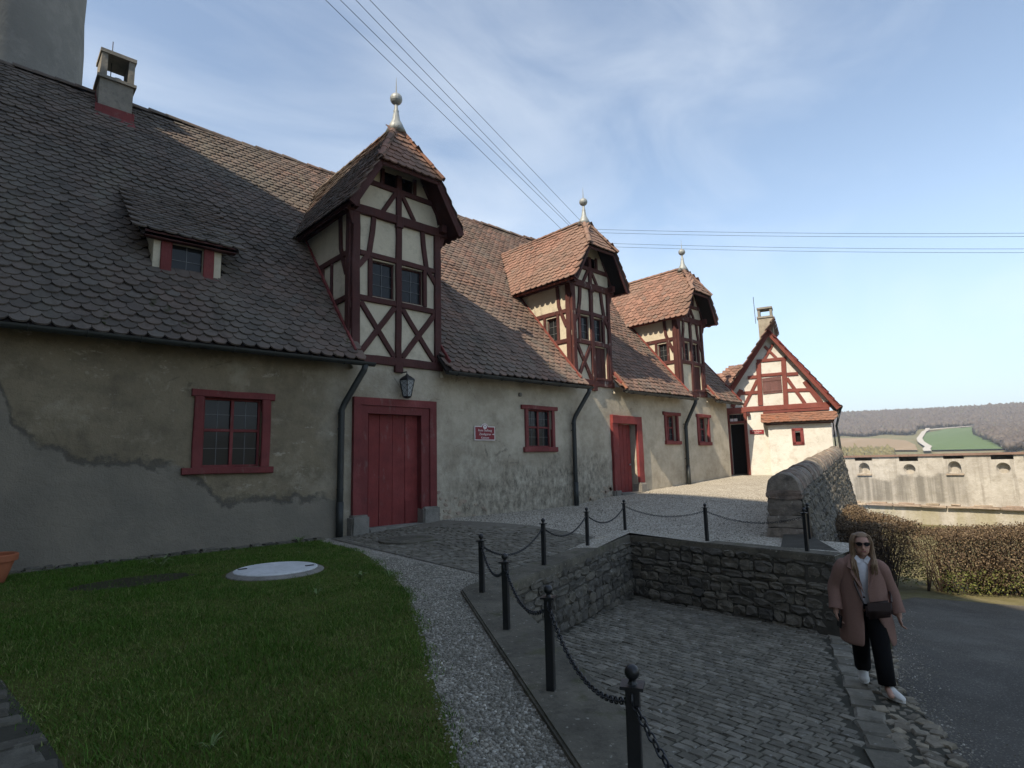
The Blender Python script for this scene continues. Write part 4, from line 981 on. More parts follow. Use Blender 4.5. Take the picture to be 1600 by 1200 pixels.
    for sg in (-1, 1):
        L = yv(za)-YF+.3
        O = Vector((cx+sg*(he+.05), YF-.04, ze-.05*s)); ux = Vector((0, -sg*-1 if False else 1, 0)); uy = Vector((-sg, 0, s)).normalized()
        # outward normal must point to sg: ux x uy
        if ux.cross(uy).dot(Vector((sg, 0, .2))) < 0: O = O+ux*L; ux = -ux
        def ok(p):
            if p.z < roofz(p.y)+.02 or p.y < YF-.03: return False
            if abs(p.x-cx) < 0.02 or (p.x-cx)*sg < 0: return False
            if p.z > zh: return p.y > YF+(p.z-zh)/(za-zh)*(YA-YF)-.02
            return True
        put_tiles(tile_spots(O, ux, uy, L, math.hypot(he, za-ze)+.03, ok, TW*.94, TE*.92), d, 0, tmat, lambda q: 0)
    # half-hip tiles
    uy = Vector((0, YA-YF, za-zh)).normalized()
    def okh(p):
        t = (p.z-zh)/(za-zh); return -.12 < t < 0.93 and abs(p.x-cx) < hh*(1-t)+.04
    put_tiles(tile_spots((cx-hh-.13, YF-.03, zh-.05), (1, 0, 0), uy, 2*hh+.2, math.hypot(YA-YF, za-zh), okh, TW*.85, TE), d, 60, 'tile_red', lambda q: q.translation.z)
    for sg in (-1, 1):
        nv = Vector((sg*.5, -.6, .6))
        for V_, F_2 in half_round(None, (cx+sg*(hh+.02), YF-.05, zh+.03), (cx+sg*.02, YA, za+.03), .085, 4 if kind == 1 else 3, nv, .03): mesh_obj('hip_tile', V_, F_2, 'tile_red' if (sg < 0 or kind != 1) else 'tile_orange', d)
    for V_, F_2 in half_round(None, (cx, YA, za), (cx, yv(za)+.1, za), .09, 12): mesh_obj('ridge_tile', V_, F_2, tmat, d)
    # barge boards and eaves boards
    for sg in (-1, 1):
        timber('barge_board', (cx+sg*(he-.02), YF+.03, ze-.08), (cx+sg*(hh+.0), YF+.03, zh-.08), .2, .05, FR, 'timber', d, jit=.003)
        timber('eaves_board', (cx+sg*(he-.03), YF+.02, ze-.03), (cx+sg*(he-.03), yv(ze), ze-.03), .10, .035, (sg, 0, 0), 'timber' if kind == 1 else 'timber_bright', d, jit=.002)
    timber('hip_board', (cx-hh-.02, YF+.04, zh-.06), (cx+hh+.02, YF+.04, zh-.06), .08, .05, FR, 'timber', d)
    # finial: leaded flare, neck, ball and spike
    k = 1.0 if kind == 1 else 0.88
    fm = MB(); fm.lathe([(.27*k, -.22*k), (.17*k, 0), (.10*k, .14*k), (.075*k, .30*k), (.06*k, .34*k), (.075*k, .38*k), (.05*k, .42*k), (.04*k, .62*k)], (cx, YA, za+.08), 14); fi = fm.build('finial', 'lead', d, True)
    fm = MB(); R_b = .16*k; fm.lathe([(R_b*math.sin(t), -R_b*.95*math.cos(t)) for t in np.linspace(.12, math.pi-.12, 9)], (cx, YA, za+.08+.72*k), 14); fm.build('finial', 'lead', d, False)
    fm = MB(); fm.tube([(cx, YA, za+.08+.82*k), (cx, YA, za+.08+1.32*k)], [.022*k, .004], 6); fm.build('finial_spike', 'lead', d)
    # loose verge tiles at the right foot
    if kind > 1:
        for i in range(3):
            p = Vector((x1+.10+.02*i, 11.52+.17*i, roofz(11.52+.17*i)+.09)); qd = p+Vector((0, .24, .24*ROOF_S))
            V_, F_2 = half_round(None, p, qd, .07, 1, (0.3, -.6, .7))[0]; mesh_obj('verge_tile', V_, F_2, 'tile_orange', d)
for D in DORM: dormer(D)
# ================================================================== RETAINING WALL ROUND THE LOWER YARD
def V2(a): return Vector((a[0], a[1]))
def prism(name, P, z0, z1, mat, parent=None, bev=0.015):
    me = bpy.data.meshes.new(name); bm = bmesh.new()
    f = bm.faces.new([bm.verts.new((x, y, z0(x, y) if callable(z0) else z0)) for x, y in P])
    r = bmesh.ops.extrude_face_region(bm, geom=[f])
    for v in [g for g in r['geom'] if isinstance(g, bmesh.types.BMVert)]: v.co.z = z1(v.co.x, v.co.y) if callable(z1) else z1
    bmesh.ops.recalc_face_normals(bm, faces=bm.faces[:])
    if bev: bmesh.ops.bevel(bm, geom=[e for e in bm.edges], offset=bev, segments=2, affect='EDGES')
    bm.to_mesh(me); bm.free(); return link(name, me, mat, parent)
def stone_shape(R, u0, u1, z0, z1, pr):
    """pillowed stone in (u, out, z)"""
    j = lambda s: R.uniform(-s, s); w, h = u1-u0, z1-z0; V = []
    n = 8; c = ((u0+u1)/2, (z0+z1)/2)
    ring = [(-1, -1), (0, -1.04), (1, -1), (1.03, 0), (1, 1), (0, 1.04), (-1, 1), (-1.03, 0)]
    jit = [(j(.22), j(.24)) for _ in ring]
    for k, (s, o) in enumerate(((1.0, -0.05), (1.0, pr*0.45), (0.72, pr))):
        for (a, b), (ja, jb) in zip(ring, jit):
            cut = 0.84 if (abs(a) > .9 and abs(b) > .9) else 1.0
            V.append((c[0]+(a*cut*s+ja*.5)*w/2, o+(j(.022) if k == 2 else j(.008)), c[1]+(b*cut*s+jb*.6)*h/2))
    F = [tuple(range(16, 24))]
    for k in range(2):
        for i in range(8): F.append((k*8+i, k*8+(i+1) % 8, k*8+8+(i+1) % 8, k*8+8+i))
    return V, F
def stones(parent, P, L, ztop, zbot, mat, seed, objs=True, hs=(.11, .2), ws=(.12, .38), name='stone', pr=(.012, .045)):
    """coursed rubble on the face P(u, out, z) of length L"""
    R = random.Random(seed); mb = MB(); z = ztop(0)-0.01
    zmin = min(zbot(u) for u in (0, L*.5, L)); row = 0
    while z > zmin-0.02:
        h = R.uniform(*hs); u = -R.uniform(0, .2)
        while u < L:
            w = R.uniform(*ws)*(1.25 if h < .16 else 1); a, b = max(u, 0.0), min(u+w, L)
            if b-a > 0.07:
                um = (a+b)/2; dz = ztop(um)-ztop(0); lo, hi = z-h+dz, z+dz
                dd = R.uniform(-.06, .06) if row else 0
                if hi > zbot(um)+.03:
                    V, F = stone_shape(R, a+.004, b-.004, lo+.004+dd*.3, hi-.004+dd*.3, R.uniform(*pr)); V = [P(*q) for q in V]
                    if objs: mesh_obj(name, V, F, mat, parent)
                    else: mb.add(V, F)
            u += w
        z -= h; row += 1
    if not objs: tag(mb.build(name+'_facing', mat, parent), kind='stuff')
def face(A, B):
    A, B = V2(A), V2(B); d = (B-A).normalized(); L = (B-A).length; nrm = Vector((d.y, -d.x))
    return (lambda u, o, z: (A.x+d.x*u+nrm.x*o, A.y+d.y*u+nrm.y*o, z)), L, d, nrm
ret = thing('retaining_wall', (PB[0], PB[1], -1.2), 'dark rubble retaining wall with concrete coping around the sunken yard', 'retaining wall')
CT = 0.045
core = MB()
def core_face(A, B):
    P, L, d, nr = face(A, B); core.add([P(0, 0, -1.6), P(L, 0, -1.6), P(L, 0, 0), P(0, 0, 0)], [(0, 1, 2, 3)])
FEND = (xfront(-2.0), -2.0)
for A_, B_ in ((FEND, PC), (PC, PB), (PB, PR)): core_face(A_, B_)
core.build('mortar_core', 'mortar', ret)
P_, L_, d_, n_ = face(PC, PB)
stones(ret, P_, L_, lambda u: -.03, lambda u: zl(PC[0]+d_.x*u), 'stone_dark', 3)
P2, L2, d2, n2 = face(PB, PR)
stones(ret, P2, L2, lambda u: -.03, lambda u: zl(9.6), 'stone_dark', 4)
P3, L3, d3, n3 = face(FEND, PC)
stones(ret, P3, L3, lambda u: -.03, lambda u: zl(FEND[0]+d3.x*u), 'stone_dark', 5, objs=False)
nf = Vector((-.868, .496)); nl_ = Vector((-.328, .945))
o1 = V2(FEND)+nf*.45; o2 = Vector((4.33, 5.68)); o3 = V2(PC)+nl_*.40; o4 = Vector((PB[0]+.36, PB[1]+.48)); o5 = Vector((PR[0]+.36, PR[1]))
ins = 0.025
prism('coping', [o1, V2(FEND)-nf*ins, V2(PC)-nf*ins-nl_*ins, o2], -.11, CT, 'concrete', ret)
prism('coping', [o2, V2(PC)-nl_*ins-nf*ins, Vector((PB[0]-.02, PB[1]-ins)), o4, o3], -.10, CT-.006, 'concrete', ret)
prism('coping', [Vector((PB[0]-.02, PB[1]-ins)), Vector((PR[0]-ins, PR[1])), o5, o4], -.10, CT-.012, 'concrete', ret)

# ================================================================== PARAPET ABOVE THE BATTERED OUTER WALL
AX0 = Vector((11.15, 4.72)); AX1 = Vector((25.7, 8.70)); ad = (AX1-AX0).normalized(); an = Vector((ad.y, -ad.x)); AL = (AX1-AX0).length
HWP = 0.30
par = thing('parapet_wall', (11.2, 4.7, 0), 'old stone parapet with rounded capstones running up to the gable house', 'parapet')
psz = lambda u: 0.86+0.66*u/AL
def PP(u, s, z): q = AX0+ad*u+an*s; return (q.x, q.y, z)
mb = MB()
nseg = 24
for i in range(nseg):
    a, b = AL*i/nseg, AL*(i+1)/nseg
    for s, sg in ((HWP-.03, 1), (-HWP+.03, -1)):
        zb_ = lambda u: (-1.9 if sg > 0 else gz(*PP(u, 0, 0)[:2])-.2); ofs = 0.0 if sg < 0 else .55
        mb.add([PP(a, s+ofs, zb_(a)), PP(b, s+ofs, zb_(b)), PP(b, s, psz(b)), PP(a, s, psz(a))], [(0, 1, 2, 3)])
mb.add([PP(0, -HWP+.03, -.3), PP(0, HWP-.03, -.3), PP(0, HWP-.03, .86), PP(0, -HWP+.03, .86)], [(0, 1, 2, 3)])
mb.build('wall_core', 'mortar', par)
R = random.Random(9); u = -0.03; i = 0
while u < AL-.1:
    l = R.uniform(.34, .62); rr = HWP+R.uniform(-.01, .02); V = []; F = []; kk = 11; z0 = psz(u+l/2)
    for e in (0.0, .03, l-.04, l-.012):
        sc = .94 if e in (0.0, l-.012) else 1.0
        for j in range(kk):
            t = math.pi*j/(kk-1); V.append(PP(u+e, math.cos(t)*rr*sc+R.uniform(-.008, .008), z0+math.sin(t)*rr*1.12*sc+R.uniform(-.008, .008)))
    for e in range(3):
        for j in range(kk-1): F.append((e*kk+j, e*kk+j+1, (e+1)*kk+j+1, (e+1)*kk+j))
    F += [tuple(range(kk)), tuple(range(3*kk, 4*kk))[::-1]]+[(e*kk, (e+1)*kk, (e+1)*kk+kk-1, e*kk+kk-1) for e in range(3)]
    mesh_obj('cap_stone', V, F, 'stone_parapet', par, False); u += l; i += 1
# end pier blocks
def pblock(u0, u1, s0, s1, z0, z1, seed):
    R = random.Random(seed); me = bpy.data.meshes.new('end_stone'); bm = bmesh.new(); bmesh.ops.create_cube(bm, size=1)
    bmesh.ops.subdivide_edges(bm, edges=bm.edges[:], cuts=2, use_grid_fill=True)
    for v in bm.verts:
        x, y, z = v.co; k = 1-.10*max(0, abs(x)+abs(y)+abs(z)-1.05)*2
        v.co = Vector(PP((u0+u1)/2+x*k*(u1-u0)+R.uniform(-.012, .012), (s0+s1)/2+y*k*(s1-s0)+R.uniform(-.012, .012), (z0+z1)/2+z*k*(z1-z0)+R.uniform(-.01, .01)))
    bm.to_mesh(me); bm.free(); return link('end_stone', me, 'stone_parapet', par)
pblock(-.05, .5, -.31, .31, .72, .88, 1); pblock(-.04, .45, -.30, .29, .42, .72, 2); pblock(-.07, .5, -.33, .31, .20, .42, 3); pblock(-.10, .5, -.34, .33, -.12, .20, 4)
def PR_(u, o, z):
    t = (psz(u)-z)/(psz(u)+1.9); return PP(u, HWP-.03+.55*max(0, t)+o, z)
stones(par, PR_, AL, psz, lambda u: -1.75, 'stone_dark', 21, objs=False, hs=(.12, .2), ws=(.13, .36))
def PL_(u, o, z): return PP(AL-u, -HWP+.03-o, z)
stones(par, PL_, AL, lambda u: psz(AL-u), lambda u: gz(*PP(AL-u, 0, 0)[:2]), 'stone_parapet', 22, objs=False, hs=(.14, .24), ws=(.18, .5))
# battered shoulder between the yard wall and the parapet
sh_ = thing('battered_wall', (9.8, 3.3, -1.2), 'sloping mossy rubble buttress at the end of the sunken yard wall', 'buttress')
T0, T1, T2 = Vector((9.5, 3.36)), Vector((9.86, 3.36)), Vector((11.25, 4.42)); B0, B1, B2 = Vector((9.35, 3.0)), Vector((9.95, 2.86)), Vector((12.2, 3.7))
mb = MB(); zt = CT-.03
q = [(T0, zt), (T1, zt), (T2, .12)]; bq = [(B0, -1.4), (B1, -1.4), (B2, -1.6)]
for i in range(2):
    (a, za_), (b, zb_) = q[i], q[i+1]; (c, zc), (d, zd) = bq[i], bq[i+1]
    mb.add([(c.x, c.y, zc), (d.x, d.y, zd), (b.x, b.y, zb_), (a.x, a.y, za_)], [(0, 1, 2, 3)])
mb.add([(T0.x, T0.y, zt), (T1.x, T1.y, zt), (T2.x, T2.y, .12), (11.2, 4.8, .1), (9.6, 4.2, zt-.01)], [(0, 1, 2, 3, 4)])
mb.add([(T0.x, T0.y, zt), (B0.x, B0.y, -1.4), (9.5, 3.8, -1.4), (9.5, 3.8, zt)], [(0, 1, 2, 3)])
mb.build('mortar_core', 'mortar', sh_)
def shoulder(a, b, c, d, L, seed):
    def P(u, o, z):
        t = u/L; s = (zt-z)/(zt+1.4); top = a.lerp(b, t); bot = c.lerp(d, t); qd = top.lerp(bot, max(-.1, s)); nn = (bot-top)
        nn = nn.normalized() if nn.length > 0 else Vector((0, -1)); return (qd.x+nn.x*o, qd.y+nn.y*o, z+o*.3)
    stones(sh_, P, L, lambda u: zt-.02, lambda u: -1.3, 'stone_dark', seed, hs=(.13, .22), ws=(.15, .4))
shoulder(T0, T1, B0, B1, .5, 31); shoulder(T1, T2, B1, B2, 1.9, 32)

# ================================================================== GABLE HOUSE AT THE END OF THE YARD
HX = 26.0; HD = 3.2; GN = (-1, 0, 0); HRy = 8.86; HROT = math.radians(20)
def _t(y): return (HX*math.cos(HROT)+HRy*math.sin(HROT))/(HX*math.cos(HROT)+y*math.sin(HROT))
def my(y): t = _t(y); return HRy+(HX-t*HX)*math.sin(HROT)+(t*y-HRy)*math.cos(HROT)     # survey y on the plane x=26 -> along the turned gable
def mz(y, z): return EYE+_t(y)*(z-EYE)
mp = lambda p: (my(p[0]), mz(*p))
house = thing('gable_house', (HX, HRy, .7), 'small sunlit house with red timbered gable and stone chimney', 'building')
HA, HLy, HZ = my(11.09), my(13.35), 3.5      # apex y, left wall y, right wall y, beam height
ZA = mz(11.09, 7.02)
mb = MB(); ath = lambda u, z, d: (HX+d, u, z)
holed(mb, HRy, HLy+.1, -.3, HZ, [(my(12.52), my(13.26), .5, 2.98), (my(12.52), my(13.26), 3.07, 3.4)], ath, .5)
sl = (HA-HRy); 
mb.add([(HX, HRy, HZ), (HX, HLy+.1, HZ), (HX, HLy+.1, 3.95), (HX, HA, ZA-.05), (HX, HRy, 3.9)], [(0, 1, 2, 3, 4)])
mb.add([(HX, HRy, -.3), (HX+HD, HRy, -.3), (HX+HD, HRy, 3.9), (HX, HRy, 3.9)], [(0, 1, 2, 3)])
mb.add([(HX, HRy-.9, -3), (HX+HD, HRy-.9, -3), (HX+HD, HRy, 1.4), (HX, HRy, 1.4)], [(0, 1, 2, 3)])
mb.add([(HX, HRy-.9, -3), (HX, HRy+.2, -3), (HX, HRy+.2, 1.4), (HX, HRy, 1.4)], [(0, 1, 2, 3)])
mb.add([(HX+HD, HRy, -.3), (HX+HD, HLy, -.3), (HX+HD, HLy, 3.9), (HX+HD, HA, ZA), (HX+HD, HRy, 3.9)], [(0, 1, 2, 3, 4)])
mb.add([(HX, HLy+.1, -.3), (HX+HD, HLy+.1, -.3), (HX+HD, HLy+.1, 3.95), (HX, HLy+.1, 3.95)], [(0, 1, 2, 3)])
mb.build('wall', 'plaster_house', house)
mb = MB(); mb.box((HX+.55, my(12.3), .4), (HX+2.5, my(13.35), 3.45)); mb.build('dark_room', 'interior', house)
TH = lambda n, p, q, w=.16, t=.09, m='timber_bright', **k: timber(n, (HX, *mp(p)), (HX, *mp(q)), w*.93, t, GN, m, house, **k)
TH('beam', (13.35, 3.70), (8.80, 3.60), .24, .12); TH('beam', (11.62, 3.47), (8.84, 3.43), .12, .14)
TH('collar', (11.72, 5.84), (10.40, 5.77), .15); TH('post', (11.65, 5.75), (11.70, 3.82), .21, .11); TH('post', (10.53, 5.70), (10.58, 3.74), .21, .11)
TH('rail', (11.55, 5.16), (10.63, 5.12), .15); TH('rail', (12.2, 5.14), (11.76, 5.12)); TH('rail', (10.43, 5.06), (9.96, 5.04))
TH('rail', (12.74, 4.46), (11.79, 4.42)); TH('rail', (10.47, 4.36), (9.5, 4.29))
TH('brace', (11.76, 4.97), (12.47, 3.83), .15, .085); TH('brace', (10.45, 4.90), (9.79, 3.72), .15, .085)
TH('brace', (9.72, 4.68), (9.15, 3.72), .22, .085); TH('brace', (12.55, 4.62), (13.05, 3.85), .2, .085)
TH('brace', (11.31, 6.46), (10.84, 5.86), .12, .085); TH('brace', (10.93, 6.50), (11.36, 5.88), .12, .08)
for i in range(5): TH('shutter_plank', (11.46-.17*i, 4.30), (11.46-.17*i, 5.02), .165, .06, 'shutter_wood', jit=.003, ch=.006)
TH('shutter_rail', (11.54, 4.42), (10.70, 4.42), .09, .09, 'shutter_wood'); TH('shutter_rail', (11.54, 4.88), (10.70, 4.88), .09, .09, 'shutter_wood')
# roof with barge boards
hs = (ZA+.06-3.5)/(HA-8.52)
m = MB(); OV = .28
def hz(y): return ZA+.08-hs*abs(y-HA)
EL_, ER_ = my(13.45), 8.50
for ya, yb2 in ((HA, ER_), (HA, EL_)):
    qv = [(HX-OV, ya, hz(ya)), (HX-OV, yb2, hz(yb2)), (HX+HD+.3, yb2, hz(yb2)), (HX+HD+.3, ya, hz(ya))]
    m.add(qv+[(x, y, z-.08) for x, y, z in qv], [(0, 1, 2, 3), (7, 6, 5, 4), (0, 4, 5, 1), (1, 5, 6, 2), (2, 6, 7, 3), (3, 7, 4, 0)])
hr = m.build('roof', 'dark_wood', house)
for (O, ux, uy) in (((HX-OV, ER_-.03, hz(ER_-.03)), (1, 0, 0), (0, 1, hs)), ((HX+HD+.2, EL_+.03, hz(EL_+.03)), (-1, 0, 0), (0, -1, hs))):
    put_tiles(tile_spots(O, ux, uy, HD+.5, math.hypot(HA-ER_, ZA-hz(ER_))+.08, lambda p: True), hr, 0, 'tile_red', lambda q: 0)
for V_, F_2 in half_round(None, (HX-OV, HA, hz(HA)), (HX+HD+.2, HA, hz(HA)-.02), .085, 9): mesh_obj('ridge_tile', V_, F_2, 'tile_red', hr)
for e in (ER_, EL_):
    timber('barge_board', (HX-OV-.02, e, hz(e)-.08), (HX-OV-.02, HA, hz(HA)-.06), .22, .05, GN, 'timber_bright', house)
    timber('barge_board', (HX-OV-.05, e, hz(e)+.03), (HX-OV-.05, HA, hz(HA)+.05), .07, .04, GN, 'red_paint', house)
# pent roof and projecting bay at the right
PX = 25.68
mb = MB(); atp = lambda u, z, d: (PX+d, u, z)
holed(mb, 8.84, my(11.32)+.1, .3, 2.90, [(my(10.07), my(10.31), 2.06, 2.50)], atp, .2)
mb.add([(PX, my(11.32)+.1, .3), (HX+.05, my(11.32)+.1, .3), (HX+.05, my(11.32)+.1, 3.2), (PX, my(11.32)+.1, 2.90)], [(0, 1, 2, 3)])
mb.add([(PX, 8.84, .3), (HX+.05, 8.84, .3), (HX+.05, 8.84, 3.2), (PX, 8.84, 2.90)], [(0, 1, 2, 3)])
bay = mb.build('bay_wall', 'plaster_house', house)
mb = MB(); mb.box((PX+.15, my(10.0), 1.95), (PX+.2, my(10.4), 2.55)); mb.build('dark_room', 'interior', bay)
for p, q, w in (((10.02, 2.0), (10.02, 2.66), .13), ((10.36, 2.0), (10.36, 2.66), .13), ((9.97, 2.62), (10.41, 2.62), .13), ((9.96, 2.04), (10.42, 2.04), .13)):
    timber('window_frame', (PX, *mp(p)), (PX, *mp(q)), w, .09, GN, 'red_paint', bay)
timber('eaves_beam', (PX-.1, 8.76, 2.87), (PX-.1, my(11.42)+.1, 2.88), .10, .12, GN, 'timber', bay)
m = MB(); YB_ = my(11.46)+.1; q = [(PX-.22, 8.72, 2.91), (PX-.22, YB_, 2.91), (HX-.02, YB_, 3.34), (HX-.02, 8.72, 3.34)]
m.add(q+[(x, y, z-.05) for x, y, z in q], [(0, 1, 2, 3), (7, 6, 5, 4), (0, 4, 5, 1), (1, 5, 6, 2), (3, 7, 4, 0)]); pr = m.build('pent_roof', 'dark_wood', house)
put_tiles(tile_spots((PX-.25, YB_, 2.89), (0, -1, 0), (HX-PX+.2, 0, .43), YB_-8.85, .60, lambda p: True, .17, .12), pr, 120, 'tile_orange', lambda q: 0)
# door frame, transom light and notices
for p, q, w in (((12.46, .72), (12.46, 3.56), .13), ((13.30, .72), (13.30, 3.56), .13), ((12.4, 3.12), (13.36, 3.12), .11), ((12.4, 3.56), (13.36, 3.56), .09)):
    timber('door_frame', (HX-.01, *mp(p)), (HX-.01, *mp(q)), w, .14, GN, 'timber_bright', house)
mesh_obj('pane', [(HX+.1, my(12.52), 3.07), (HX+.1, my(13.26), 3.07), (HX+.1, my(13.26), 3.4), (HX+.1, my(12.52), 3.4)], [(0, 1, 2, 3)], 'glass', house)
for y_ in (12.7, 12.89, 13.08): timber('glazing_bar', (HX+.09, my(y_), 3.07), (HX+.09, my(y_), 3.4), .025, .03, GN, 'timber', house)
for y_ in (12.93, 13.12):
    mb = MB(); mb.box((HX+.03, my(y_)-.07, 3.08), (HX+.035, my(y_)+.07, 3.22)); mb.build('notice', 'sign_white', house)
mb = MB(); mb.box((HX+.2, my(12.52), .5), (HX+.45, my(13.26), .78)); mb.build('doorstep', 'concrete', house)
mb = MB(); mb.box((HX-.16, my(12.22), 3.28), (HX-.05, my(12.36), 3.44)); mb.build('wall_lamp', 'timber', house)
# chimney with open stone cap
cx_, cy_ = HX+.9, HA+.12
mb = MB(); mb.box((cx_-.3, cy_-.3, 5.9), (cx_+.3, cy_+.3, 7.72)); hc = mb.build('chimney', 'stone_pale', house)
mb = MB(); mb.box((cx_-.34, cy_-.34, 7.72), (cx_+.34, cy_+.34, 7.8)); mb.build('chimney_ledge', 'chimney_plaster', hc)
for s in (-1, 1):
    mb = MB(); mb.box((cx_-.27, cy_+s*.25-.05, 7.8), (cx_+.27, cy_+s*.25+.05, 8.14)); mb.build('chimney_cheek', 'chimney_plaster', hc)
mb = MB(); mb.box((cx_-.32, cy_-.32, 8.14), (cx_+.32, cy_+.32, 8.22)); mb.build('chimney_cap', 'chimney_plaster', hc)
mb = MB(); mb.tube([(cx_-.32, cy_+.40, 7.5), (cx_-.32, cy_+.42, 8.75)], .012, 6); mb.build('lightning_rod', 'wire', hc)
# gutter end and downpipe on the right corner
mb = MB(); mb.tube([(HX-.3, ER_-.06, hz(ER_)-.02), (HX+HD, ER_-.06, hz(ER_)-.02)], .08, 10); mb.tube([(HX-.1, ER_-.06, hz(ER_)-.08), (HX-.05, ER_+.15, 2.7), (HX-.05, HRy-.25, 2.3), (HX-.05, HRy-.3, 1.2), (HX-.1, HRy-.8, -1.2)], .045, 10)
mb.build('gutter', 'gutter', house, True)
for k in range(4):
    mb = MB(); mb.tube([(HX+.4+.25*k, HRy-.12, 2.9), (HX+.4+.35*k, HRy-.14, 1.7)], .015, 6); mb.build('window_grille', 'wire', house)
# wing running back on the left, roof turned towards the yard
house.rotation_euler = (0, 0, HROT)
wing = thing('rear_wing', (HX, HRy, .6), 'low tiled wing joining the timbered gable house on its left', 'building')
mb = MB(); mb.box((HX+.3, 13.0, -.3), (HX+3, 14.9, 4.2)); mb.build('wall', 'plaster_house', wing)
m = MB(); q = [(HX+.05, 12.85, 4.2), (HX+.05, 15.2, 4.2), (HX+1.6, 12.4, 5.85), (HX+1.6, 11.4, 5.85)]; bq_ = [(HX+1.6, 11.4, 5.85), (HX+1.6, 12.4, 5.85), (HX+3.2, 15.2, 4.2), (HX+3.2, 12.8, 4.2)]
m.add(q, [(0, 3, 2, 1)]); m.add(bq_, [(0, 3, 2, 1)]); m.add([q[1], q[2], bq_[2]], [(0, 1, 2)]); wr_ = m.build('roof', 'tile_red', wing)
uyw = (1.55, 0, 1.65)
def okw(p): return p.y < 15.2-2.8*(p.z-4.2)/1.65 and p.z < 5.83 and not (p.y < HLy+.1 and p.z < hz(p.y)-.02 and p.y > HA)
put_tiles(tile_spots((HX+.0, 15.2, 4.16), (0, -1, 0), uyw, 3.8, math.hypot(1.55, 1.65), okw), wr_, 0, 'tile_red', lambda q: 0)
wing.rotation_euler = (0, 0, HROT)

# ================================================================== FAR FORTIFICATION WALL
FXX = 36.0
fort = thing('fortification_wall', (FXX, 8, -3), 'long pale rampart wall with round and arched loopholes before the valley', 'rampart')
mb = MB()
HOLES = [(10.77, .76, 'arch'), (8.66, .70, 'round'), (6.74, .78, 'arch'), (4.86, .72, 'round')]
ZT, YE = 1.36, 4.08
cells = []
hc2 = 0.42
ysplit = sorted([YE, 15.0]+[h[0]-hc2 for h in HOLES]+[h[0]+hc2 for h in HOLES])
for a, b in zip(ysplit[:-1], ysplit[1:]):
    h = next((h for h in HOLES if abs((a+b)/2-h[0]) < .05), None)
    if not h: mb.add([(FXX, a, -4), (FXX, b, -4), (FXX, b, ZT), (FXX, a, ZT)], [(0, 1, 2, 3)]); continue
    zc0, zc1 = h[1]-hc2, min(h[1]+hc2, ZT)
    mb.add([(FXX, a, -4), (FXX, b, -4), (FXX, b, zc0), (FXX, a, zc0)], [(0, 1, 2, 3)])
    N16 = 24; inner = []; outer = []
    for i in range(N16):
        t = 2*math.pi*i/N16; c_, s_ = math.cos(t), math.sin(t); k = hc2/max(abs(c_), abs(s_)); oy, oz = c_*k, s_*k; oz = min(oz, ZT-h[1]); outer.append((h[0]+oy, h[1]+oz))
        if h[2] == 'round': inner.append((h[0]+c_*.27, h[1]+s_*.27))
        else:
            y_, z_ = c_*.27, s_*.31
            if s_ < 0: k2 = min(.27/max(abs(c_), 1e-6), .31/max(abs(s_), 1e-6)); y_, z_ = c_*k2, s_*k2
            inner.append((h[0]+y_, h[1]+z_))
    Vv = [(FXX, *p) for p in outer]+[(FXX, *p) for p in inner]+[(FXX+.30, h[0]+(p[0]-h[0])*.7, h[1]+(p[1]-h[1])*.8) for p in inner]
    mb.add(Vv, [(i, (i+1) % N16, N16+(i+1) % N16, N16+i) for i in range(N16)]+[(N16+i, N16+(i+1) % N16, 2*N16+(i+1) % N16, 2*N16+i) for i in range(N16)]+[tuple(range(2*N16, 3*N16))])
mb.add([(FXX, YE, -4), (FXX+14, YE+1.2, -4), (FXX+14, YE+1.2, ZT), (FXX, YE, ZT)], [(0, 1, 2, 3)])
mb.add([(FXX+.7, YE+.05, -4), (FXX+.7, 15, -4), (FXX+.7, 15, ZT), (FXX+.7, YE+.05, ZT)], [(0, 1, 2, 3)])
mb.build('wall', 'plaster_fort', fort)
mb = MB(); mb.box((FXX-.1, YE-.06, ZT), (FXX+.8, 15, ZT+.11)); mb.build('coping', 'tile_red', fort)
for h in HOLES:
    if h[2] == 'arch':
        mb = MB(); mb.box((FXX-.1, h[0]-.36, h[1]-.38), (FXX+.1, h[0]+.36, h[1]-.305)); mb.build('loophole_sill', 'stone_pink', fort)
y = YE-.05; i = 0
while y < 14:
    l = random.uniform(.8, 1.3); rough_block('ledge_stone', (FXX-.22, y, -1.22), (FXX+.05, y+l-.02, -1.10+random.uniform(-.02, .03)), 'stone_pink', fort, 300+i, .03)
    if i % 1 == 0: rough_block('ledge_stone', (FXX-.13, y+.3, -1.10), (FXX+.05, y+l*.8, -1.02), 'stone_pink', fort, 400+i, .03)
    y += l; i += 1

# ================================================================== CASTLE ON THE LEFT: keep behind the roof, great wing beside the lawn
keep = thing('castle_keep', (-4, 27, 0), 'tall grey rendered keep rising behind the left end of the stable roof', 'tower')
V = []; F = []; n_ = 40
prof = [(-9, 22), (-4, 22)]+[(-.62+2.5*math.sin(t), 24.5-2.5*math.cos(t)) for t in np.linspace(0, math.pi/2, 10)]+[(1.75, 32), (-9, 32)]; NPF = len(prof)
rows_ = [0, 12, 13.5, 15, 16.2, 17.5, 19, 22, 27, 34]
for z in rows_:
    k = -0.02*(z-14)
    for (x, y) in prof: V.append((x+(k+.03*math.sin(z*2.1) if x > 0 else 0), y-(k*.5 if y < 23 else 0), z))
for i in range(len(rows_)-1):
    for j in range(NPF): F.append((i*NPF+j, i*NPF+(j+1) % NPF, i*NPF+NPF+(j+1) % NPF, i*NPF+NPF+j))
mesh_obj('tower_wall', V, F, 'plaster_tower', keep, True)
